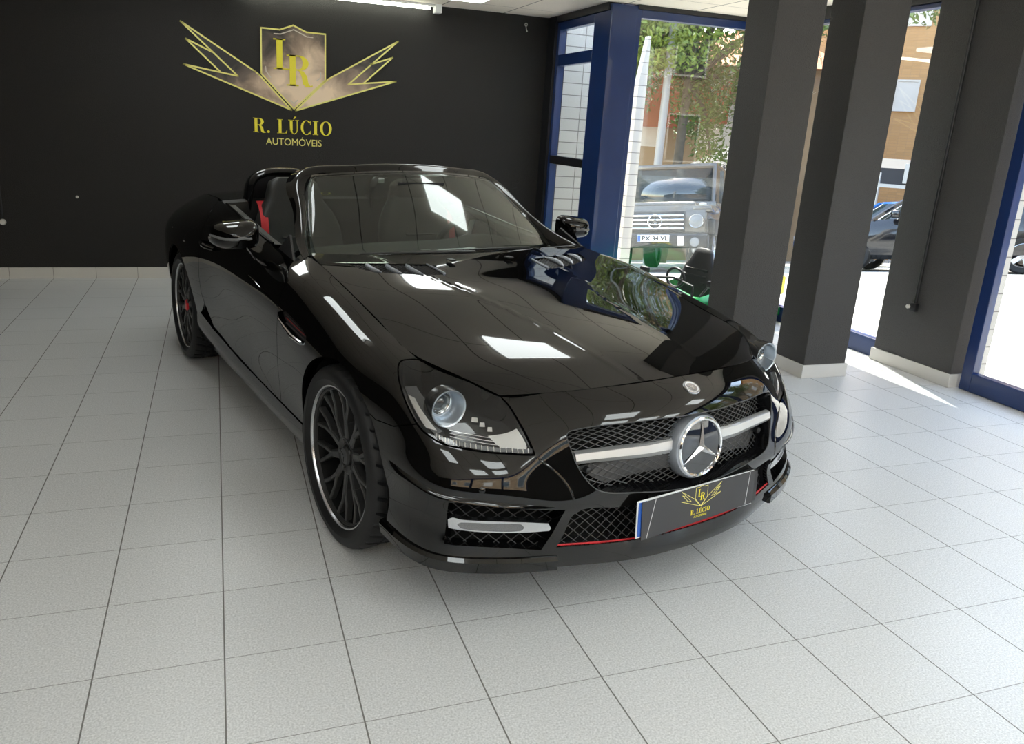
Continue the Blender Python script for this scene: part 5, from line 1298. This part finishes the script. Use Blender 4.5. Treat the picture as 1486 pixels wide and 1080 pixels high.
def rclump(seed, h, spread, k, r=(.8, 1.4)):
    q = random.Random(seed); return [(q.uniform(-spread, spread), q.uniform(-spread, spread), h*q.uniform(.52, .98), q.uniform(*r)) for _ in range(k)]
tree('leafy street tree with a leaning trunk straight outside the big window', 12.4, 16.9, 11.5, rclump(3, 11.5, 2.6, 26, (.9, 1.5))+[(1.0, .3, 3.8, .8), (1.2, 0, 3.0, .6), (.6, 0, 4.3, .9), (1.5, 0, 4.8, 1.0), (0, 0, 5.8, 1.1), (-.9, 0, 6.2, 1.0), (.6, .2, 5.2, .9)], 3, M_LEAF, lean=(.3, -.2))
tree('bright green street tree at the left of the big window behind the blue post', 10.2, 16.8, 11.0, [(a, b, max(c, 5.2), r) for a, b, c, r in rclump(5, 11.0, 2.3, 24, (.9, 1.4))]+[(-1.3, 0, 4.3, .9), (-.9, 0, 5.2, 1.0), (.3, 0, 5.6, .9), (-1.4, .2, 6.0, 1.0), (1.2, 0, 5.9, .9)], 5, M_LEAF2)
tree('dark green street tree between the lamp post and the terracotta house', 9.4, 18.5, 9.0, rclump(8, 9.0, 2.3, 15, (1.0, 1.6)), 8, M_LEAF)
tree('tall street tree whose branch hangs in front of the orange brick block', 17.6, 10.6, 9.5, [(a, b, c+1.2, r) for a, b, c, r in rclump(11, 9.5, 2.0, 14, (.9, 1.3)) if c > 6.2]+[(-2.5, 1.2, 5.6, .8), (-1.8, .6, 6.2, .9)], 11, M_LEAF)
tree('street tree across the road seen through the glass doors', 13.5, 1.5, 8.0, rclump(15, 8, 2.0, 14, (1.0, 1.5)), 15, M_LEAF)
tree('street tree farther down the road beyond the glass doors', 14.5, -5.5, 8.5, rclump(17, 8.5, 2.2, 14, (1.0, 1.6)), 17, M_LEAF2)
def bush(label, x, y, r, hh, seed, mat, n=1500):
    rnd = random.Random(seed); t = thing('garden_hedge', label, 'hedge', (x, y, gz(y))); V = []; F = []
    for k in range(n):
        p = Vector((rnd.uniform(-1, 1)*r, rnd.uniform(-1, 1)*.5, rnd.uniform(0, hh)*(.8+.25*rnd.random()))); d = Vector((rnd.gauss(0, 1), rnd.gauss(0, 1), rnd.gauss(0, 1))).normalized(); u = d.orthogonal().normalized(); s = .09; i = len(V)
        V += [p-d*s, p+u*s*.5, p+d*s, p-u*s*.5]; F.append((i, i+1, i+2, i+3))
    MB().add(V, F).build('foliage', mat, t, smooth=False)
    mb = MB()
    for k in range(6): mb.tube([(r*(k/2.5-1), 0, -.1), (r*(k/2.5-1)+.05, .05, hh*.8)], .025, 6)
    mb.build('stems', M_BARK, t)
bush('yellow green clipped hedge behind the parked off-roader', 8.6, 17.5, 1.5, 2.6, 2, M_LEAF2)

# black gazebo tent and café awning
M_TENT = pm('black_tent_fabric', (.03, .03, .035), .7); M_VAL = pm('white_valance', (.5, .49, .47), .7)
tn = thing('gazebo_tent', 'black pyramid gazebo tent with a white edge beyond the white hatchback', 'tent', (14.9, 17.6, gz(17.6)), R(20))
MB().add([(-1.31, -1.31, 2.5), (1.31, -1.31, 2.5), (1.31, 1.31, 2.5), (-1.31, 1.31, 2.5), (0, 0, 3.45)], [(0, 1, 4), (1, 2, 4), (2, 3, 4), (3, 0, 4)]).build('roof', M_TENT, tn, smooth=False)
v = MB()
for a, b_, c, d in ((-1.33, -1.33, 1.33, -1.29), (-1.33, 1.29, 1.33, 1.33), (-1.33, -1.29, -1.29, 1.29), (1.29, -1.29, 1.33, 1.29)): v.box((a, b_, 2.3), (c, d, 2.52))
v.build('valance', M_VAL, tn, smooth=False)
for sx in (-1.27, 1.27):
    for sy in (-1.27, 1.27): MB().tube([(sx, sy, 0), (sx, sy, 2.5)], .03, 8).build('leg', M_SILVERP, tn)
aw = thing('cafe_awning', 'black café awning with a white stripe and a white notice board under the brick block', 'awning', (18.9, 15.5, gz(15.5)), R(-46))
MB().add([(-1.7, 0, 2.95), (2.2, 0, 2.95), (2.2, -1.6, 2.72), (-1.7, -1.6, 2.72), (-1.7, 0, 2.89), (2.2, 0, 2.89), (2.2, -1.6, 2.66), (-1.7, -1.6, 2.66)], [(0, 3, 2, 1), (4, 5, 6, 7), (3, 7, 6, 2), (0, 1, 5, 4), (1, 2, 6, 5), (0, 4, 7, 3)]).box((-1.7, -1.62, 2.3), (2.2, -1.59, 2.72)).build('canopy', M_TENT, aw, smooth=False)
MB().box((-1.7, -1.64, 2.22), (2.2, -1.58, 2.31)).build('valance', M_VAL, aw, smooth=False)
MB().box((.1, -1.70, 2.36), (.5, -1.66, 2.86)).build('notice_board', M_VAL, aw, smooth=False)
for sx in (-1.6, -.45, 2.1): MB().tube([(sx, -1.6, 0), (sx, -1.6, 2.6)], .04, 8).build('post', M_SILVERP, aw)
M_CHAIRB = pm('dark_cafe_chair', (.05, .045, .04), .5)
def cafe_chair(x, y, rz, label):
    c = thing('cafe_chair', label, 'chair', (x, y, gz(y)), rz, 'café chairs under the awning')
    MB().rbox((-.22, -.22, .43), (.22, .22, .47), .01, 2).build('seat', M_CHAIRB, c); MB().rbox((-.22, .19, .6), (.22, .23, .92), .01, 2).build('backrest', M_CHAIRB, c)
    for sx in (-.2, .2):
        MB().tube([(sx, -.2, 0), (sx, -.2, .44)], .014, 6).build('leg', M_SILVERP, c); MB().tube([(sx, .24, 0), (sx, .2, .44), (sx, .21, .9)], .014, 6).build('leg', M_SILVERP, c)
for i, (dx, dy, rz) in enumerate(((-.9, -.5, 20), (.1, -.9, 160), (.95, -.35, 60))): cafe_chair(17.3+dx*.8, 14.2+dy*.8, R(rz), 'dark café chair under the black awning, %s of the three' % ('leftmost', 'middle', 'rightmost')[i])

# ---------------------------------------------------------------- parked cars
M_SILVERCAR = pm('champagne_silver_paint', (.10, .09, .078), .22, metal=.3, coat=.5); M_WHITECAR = pm('white_car_paint', (.34, .34, .34), .15, coat=.5)
M_BLKCAR = pm('black_car_paint', (.012, .012, .014), .1, coat=.6); M_BLUECAR = pm('blue_car_paint', (.02, .10, .34), .15, coat=.6)
M_CARGLASS = pm('tinted_car_glass', (.02, .028, .03), .04, coat=.6); M_TAIL = pm('red_tail_lamp', (.5, .01, .015), .15, coat=.5); M_AMBER = pm('amber_lamp', (.8, .25, .02), .2)
def side_wheel(parent, x, y, r, w=.2):
    s = 1 if y > 0 else -1
    wl = bpy.data.objects.new('wheel', None); COL.objects.link(wl); wl.parent = parent; wl.location = (x, y, r); wl.rotation_euler = (R(-90*s), 0, 0)
    MB().lathe([(r*.66, w/2-.01), (r*.9, w/2), (r, w/2-.03), (r, -w/2+.03), (r*.9, -w/2), (r*.66, -w/2+.01)], 32).build('tyre', M_RUBBER, wl)
    mb = MB().lathe([(r*.67, w/2-.02), (r*.62, w/2-.015), (r*.6, w/2-.06), (r*.6, -.08)], 32); mb.lathe([(0, w/2-.04), (r*.2, w/2-.04), (r*.2, -.02)], 16)
    for k in range(5):
        a = 2*math.pi*k/5; mb.add([(r*.15*math.cos(a+.8), r*.15*math.sin(a+.8), w/2-.045), (r*.15*math.cos(a-.8), r*.15*math.sin(a-.8), w/2-.045), (r*.63*math.cos(a-.2), r*.63*math.sin(a-.2), w/2-.03), (r*.63*math.cos(a+.2), r*.63*math.sin(a+.2), w/2-.03)], [(0, 1, 2, 3)])
    mb.build('rim', M_SILVER, wl)
def sedan(name, label, paint, L=4.1, W=1.74, H=1.45, hatch=True, tail=False, plate_txt=None):
    """small car, nose towards -x: stations of (x, sill z, belt z, half width) and a rounded glasshouse"""
    c = thing(name, label, 'car'); h = L/2
    st = [(-h, .30, .62, .60), (-h+.12, .24, .70, .76), (-h+.5, .22, .80, .85), (-h+1.15, .22, .93, W/2), (-.2, .22, .95, W/2), (.8, .22, .98, W/2), (h-.6, .24, 1.0, W/2-.02), (h-.15, .28, .98, .80), (h, .36, .92, .66)]
    xs = np.linspace(-h, h, 36); A = np.array(st); f = [np.interp(xs, A[:, 0], A[:, k]) for k in (1, 2, 3)]
    for q in f: q[1:-1] = .25*q[:-2]+.5*q[1:-1]+.25*q[2:]
    G = []
    for x, lo, hi, w in zip(xs, *f):
        G.append([(x, -w*.75, hi+.02), (x, -w*.92, hi), (x, -w, hi-.12), (x, -w-.01, (lo+hi)/2), (x, -w+.02, lo+.08), (x, -w+.12, lo), (x, w-.12, lo), (x, w-.02, lo+.08), (x, w+.01, (lo+hi)/2), (x, w, hi-.12), (x, w*.92, hi), (x, w*.75, hi+.02), (x, 0, hi+.045), (x, -w*.75, hi+.02)])
    mb = MB().grid(np.array(G)); mb.add(G[0][:-1], [tuple(range(13))]); mb.add(G[-1][:-1], [tuple(range(12, -1, -1))]); mb.build('body', paint, c, angle=35)
    b0, b1 = -h+1.05, (h-.12 if hatch else h-.75); r0, r1 = b0+.75, b1-(.35 if hatch else .65)
    def gh(ins, zz, k0=0, k1=1):
        G = []
        for t in np.linspace(k0, k1, 7):
            xa = b0+(r0-b0)*t; xb = b1+(r1-b1)*t; w = (W/2-.07)*(1-t)+(W/2-.26)*t+ins; z = .93+(zz-.93)*t; n = 24; ring = []
            for k in range(n):
                a = 2*math.pi*k/n; ca, sa = math.cos(a), math.sin(a); ring.append(((xa+xb)/2-(xb-xa)/2*np.sign(ca)*abs(ca)**.28*(1), w*np.sign(sa)*abs(sa)**.28, z))
            G.append(ring+ring[:1])
        return np.array(G)
    MB().grid(gh(0, H-.03)).build('windows', M_CARGLASS, c, angle=50)
    g = gh(.0, H-.03); top = g[-1][:-1]; mb = MB(); ring = [tuple(p) for p in top]; up = [(p[0]*.97+.0, p[1]*.93, p[2]+.045) for p in top]
    mb.add(ring+up, [(i, (i+1) % 24, 24+(i+1) % 24, 24+i) for i in range(24)]+[tuple(range(24, 48))])
    for y in (-1, 1):
        for x0, x1 in ((b0+.03, r0+.02), ((b0+b1)/2+.1, (r0+r1)/2+.15), (b1-.06, r1-.03)):
            mb.tube([(x0, y*(W/2-.06), .94), ((x0+x1)/2, y*(W/2-.15), 1.2), (x1, y*(W/2-.245), H-.02)], .034, 6)
    mb.build('roof', paint, c, angle=40)
    for x in (-h+.78, h-.72):
        for y in (-1, 1): side_wheel(c, x, y*(W/2-.10), .31)
    for y in (-1, 1):
        MB().rbox((-h+.02, y*.62-.16, .58), (-h+.30, y*.62+.16, .74), .05, 3).build('headlight', M_LENS if False else M_HLSILVER, c)
        MB().rbox((h-.28, y*.66-.13, .68), (h+.01, y*.66+.13, .90), .04, 3).build('tail_light', M_TAIL, c)
        MB().rbox((b0+.35, y*(W/2+.08)-.10, .95), (b0+.50, y*(W/2+.08)+.10, 1.09), .04, 3).build('door_mirror', paint, c)
        MB().rbox((-h+.95, y*(W/2+.005)-.012, .72), (-h+1.05, y*(W/2+.005)+.012, .77), .005, 2).build('side_repeater', M_AMBER, c)
    MB().rbox((-h-.03, -.45, .42), (-h+.05, .45, .58), .02, 2).build('front_grille', M_SATIN, c)
    MB().rbox((h-.02, -.70, .30), (h+.06, .70, .50), .03, 2).build('rear_bumper', M_SATIN if tail else paint, c)
    MB().box((h-.02, -.26, .62), (h+.03, .26, .73)).build('number_plate', M_PLATEW, c, smooth=False)
    return c
# nose direction for sedan() is -x
c = sedan('white_hatchback', 'white hatchback parked side-on behind the boxy off-roader', M_WHITECAR); place(c, 12.4, 14.0, R(58), True)
c = sedan('black_car', 'black car parked beyond the gap between the middle pillar and the door pillar', M_BLKCAR); place(c, 13.15, 8.75, R(-55), True)
c = sedan('blue_car', 'blue car parked behind the black car, seen between the two pillars', M_BLUECAR); place(c, 15.5, 12.0, R(-50), True)
c = sedan('white_saloon', 'white saloon with red tail lamps seen through the glass door at the right edge', M_WHITECAR, hatch=False, tail=True); place(c, 13.95, 4.95, R(143), False); c.location.z = -.2
c = sedan('dark_estate', 'dark car parked at the left behind the blue corner post', M_BLKCAR); place(c, 5.9, 11.6, R(80), True)

# the boxy off-roader facing the window, nose towards -x
def offroader():
    c = thing('boxy_offroader', 'boxy silver off-road car with round headlamps facing the shop window', 'car'); W = .82
    mb = MB(); mb.rbox((-2.15, -W, .62), (2.2, W, 1.10), .03, 2); mb.rbox((-1.05, -W, 1.05), (2.2, W, 1.22), .03, 2)
    mb.rbox((-2.12, -.62, 1.05), (-.95, .62, 1.16), .04, 3)
    mb.build('body', M_SILVERCAR, c)
    for y in (-1, 1): MB().rbox((-2.18, y*.74-.15, .98), (-1.2, y*.74+.15, 1.09), .03, 2).build('wing_top', M_SILVERCAR, c)
    for x0, x1 in ((-1.95, -1.0), (1.0, 1.95)):
        for y in (-1, 1): MB().rbox((x0, y*.86-.07, .62), (x1, y*.86+.07, .88), .04, 2).build('wheel_arch', M_SATIN, c)
    G = np.array([[(-.92, -.74, 1.2), (-.92, .74, 1.2)], [(-.62, -.70, 1.82), (-.62, .70, 1.82)]]); MB().grid(G).build('windscreen', M_CARGLASS, c, solid=.01)
    mb = MB(); mb.rbox((-.62, -.76, 1.82), (2.15, .76, 1.92), .03, 2)
    for y in (-1, 1):
        mb.tube([(-.93, y*.76, 1.18), (-.62, y*.73, 1.86)], .04, 6)
        for x in (.25, 1.15, 2.1): mb.box((x-.05, y*.76-.03, 1.2), (x+.05, y*.76+.03, 1.85))
    mb.build('roof', M_SILVERCAR, c); MB().box((-.6, -.755, 1.2), (2.1, .755, 1.84)).build('side_windows', M_CARGLASS, c, smooth=False)
    MB().rbox((-2.2, -.80, .62), (-2.1, .80, 1.02), .02, 2).build('front_panel', M_SILVERCAR, c)
    g = MB().rbox((-2.215, -.48, .66), (-2.17, .48, 1.0), .01, 2).build('grille', M_SATIN, c)
    mb = MB()
    for z in (.72, .79, .86, .93): mb.rbox((-2.235, -.46, z-.014), (-2.20, .46, z+.014), .006, 2)
    mb.build('grille_bars', M_CHROME, g)
    T = Matrix.Translation((-2.25, 0, .83)) @ Matrix.Rotation(R(-90), 4, 'Y')
    mb = MB().lathe([(.115, -.01), (.118, .008), (.105, .012), (.10, -.01)], 40, T)
    for k in range(3):
        a = 2*math.pi*k/3; mb.prism([(.108*math.cos(a), .108*math.sin(a)), (.016*math.cos(a+1.05), .016*math.sin(a+1.05)), (0, 0), (.016*math.cos(a-1.05), .016*math.sin(a-1.05))], 0, .012, T)
    mb.build('grille_star', M_CHROME, g)
    for y in (-1, 1):
        T = Matrix.Translation((-2.215, y*.655, .84)) @ Matrix.Rotation(R(-90), 4, 'Y')
        hl = MB().lathe([(0, .02), (.06, .016), (.10, .0)], 32, T).build('headlight', M_DRLLENS, c); MB().lathe([(.10, 0), (.112, .012), (.118, 0), (.112, -.02)], 32, T).build('headlight_ring', M_CHROME, hl)
        MB().rbox((-2.02, y*.72-.05, 1.09), (-1.88, y*.72+.05, 1.14), .015, 2).build('turn_signal', M_VAL, c)
        MB().rbox((-.85, y*.97-.10, 1.22), (-.72, y*.97+.10, 1.40), .03, 2).build('door_mirror', M_SATIN, c)
        MB().rbox((-2.36, y*.44-.05, .44), (-2.30, y*.44+.05, .60), .01, 2).build('overrider', M_VAL, c)
        MB().lathe([(0, .01), (.07, .006), (.08, -.01)], 24, Matrix.Translation((-2.335, y*.66, .50)) @ Matrix.Rotation(R(-90), 4, 'Y')).build('fog_light', M_DRLLENS, c)
    MB().rbox((-2.33, -.86, .40), (-2.08, .86, .64), .04, 3).build('front_bumper', M_SATIN, c)
    p_ = MB().rbox((-2.352, -.26, .50), (-2.335, .26, .615), .004, 2).build('number_plate', M_PLATEW, c, smooth=False)
    PM = Matrix.Translation((-2.353, 0, .522)) @ Matrix(((0, 0, -1, 0), (-1, 0, 0, 0), (0, 1, 0, 0), (0, 0, 0, 1)))
    MB().box((-.255, -.018, 0), (-.205, .088, .001), PM).build('blue_band', M_PLATEB, p_, smooth=False)
    text_obj('plate_lettering', 'BX 34 VL', .1, M_SATIN, p_, PM @ Matrix.Translation((.025, 0, .001)), extrude=.0005, width=.42, font_bold=.0035)
    for x in (-1.45, 1.4):
        for y in (-1, 1): side_wheel(c, x, y*.74, .38, .26)
    return c
g = offroader()
GD = Vector((.545, .84)); gp = Vector((7.76, 8.92))+GD*2.25; place(g, gp.x, gp.y, math.atan2(GD.y, GD.x)+R(-9), True)
# ---------------------------------------------------------------- the child's ride-on car by the window
M_TOYG = pm('toy_green_plastic', (.006, .20, .045), .25, coat=.4); M_TOYB = pm('toy_black_plastic', (.02, .02, .022), .5); M_TOYY = pm('yellow_sticker', (.85, .75, .05), .4)
ty = thing('ride_on_toy_car', "child's green ride-on toy car with a black seat by the big window", 'toy', (4.52, 3.40, 0), R(180+17.5))
xs = np.linspace(-.62, .58, 40); G = []
for x in xs:                                              # nose towards +x
    t = (x+.62)/1.2
    w = .30*(1-abs(2*t-1)**5*.35)*(1-.10*math.exp(-((t-.5)/.16)**2)); top = .36+.035*math.exp(-((t-.16)/.10)**2)-.11*max(0, t-.55)/.45-.03*math.exp(-((t-.42)/.13)**2)
    ck = 1 if .42 < t < .86 else 0
    G.append([(x, -w*.8, .07), (x, -w, .12), (x, -w*1.0, .22), (x, -w*.94, top-.03), (x, -w*.80, top), (x, -w*.62, top-.005-.20*ck), (x, 0, top+.03*(1-ck)-.20*ck), (x, w*.62, top-.005-.20*ck), (x, w*.80, top), (x, w*.94, top-.03), (x, w, .22), (x, w, .12), (x, w*.8, .07), (x, -w*.8, .07)])
mb = MB().grid(np.array(G)); mb.add(G[0][:-1], [tuple(range(13))]); mb.add(G[-1][:-1], [tuple(range(12, -1, -1))]); mb.build('body', M_TOYG, ty, angle=40)
for x in (-.36, .37):
    for y in (-1, 1):
        w_ = MB().lathe([(.05, .05), (.10, .055), (.115, .04), (.115, -.04), (.1, -.05)], 28, Matrix.Translation((x, y*.285, .115)) @ Matrix.Rotation(R(-90*y), 4, 'X')).build('wheel', M_TOYB, ty)
        MB().lathe([(0, .05), (.05, .056), (.065, .05)], 20, Matrix.Translation((x, y*.285, .115)) @ Matrix.Rotation(R(-90*y), 4, 'X')).build('wheel_trim', M_SILVERP, w_)
G = []
for z, w, d, x in ((z, w, d, x+.36) for z, w, d, x in ((.20, .15, .05, -.12), (.30, .165, .055, -.14), (.40, .16, .05, -.165), (.47, .145, .045, -.18), (.52, .11, .04, -.19), (.58, .085, .035, -.20), (.61, .07, .025, -.203), (.62, .03, .01, -.204))):
    ring = [(x+d*np.sign(math.cos(a))*abs(math.cos(a))**.7, w*np.sign(math.sin(a))*abs(math.sin(a))**.7, z) for a in np.linspace(0, 2*math.pi, 25)]; G.append(ring)
st_ = MB().grid(np.array(G)).build('seat', M_TOYB, ty, angle=60)
mb = MB()
for z in (.30, .35, .40, .45): mb.tube([(.26-(z-.3)*.25, y, z) for y in (-.11, -.05, 0, .05, .11)], .012, 6)
mb.build('seat_ribs', M_TOYB, st_)
MB().rbox((.22, -.15, .17), (.42, .15, .23), .02, 2).build('seat_base', M_TOYB, ty)
MB().tube([(.47+.0*math.cos(a), .085*math.cos(a), .40+.075*math.sin(a)) for a in np.linspace(0, 2*math.pi, 25)[:-1]], .011, 8, closed=True).build('steering_wheel', M_TOYB, ty)
MB().tube([(.52, -.22, .28), (.50, -.20, .37), (.49, 0, .40), (.50, .20, .37), (.52, .22, .28)], .010, 8).build('windscreen_frame', M_TOYB, ty)
for y in (-1, 1):
    MB().tube([(.46, y*.25, .30), (.45, y*.31, .39)], .009, 6).build('mirror_arm', M_TOYB, ty); MB().rbox((.43, y*.34-.045, .375), (.47, y*.34+.045, .43), .015, 3).build('mirror', M_TOYB, ty)
    MB().rbox((.48, y*.19-.06, .20), (.555, y*.19+.06, .26), .02, 2).build('headlight', M_VAL, ty)
MB().rbox((-.58, .20, .24), (-.36, .30, .40), .02, 2).build('yellow_panel', M_TOYY, ty)
MB().rbox((-.66, -.26, .05), (-.58, .28, .13), .02, 2).build('rear_bumper', M_TOYG, ty)
for y in (-.06, 0, .06): MB().tube([(-.62, y+.16, .13), (-.63, y+.16, .23)], .009, 8).build('exhaust_pipe', M_TOYB, ty)
bpy.context.view_layer.update()
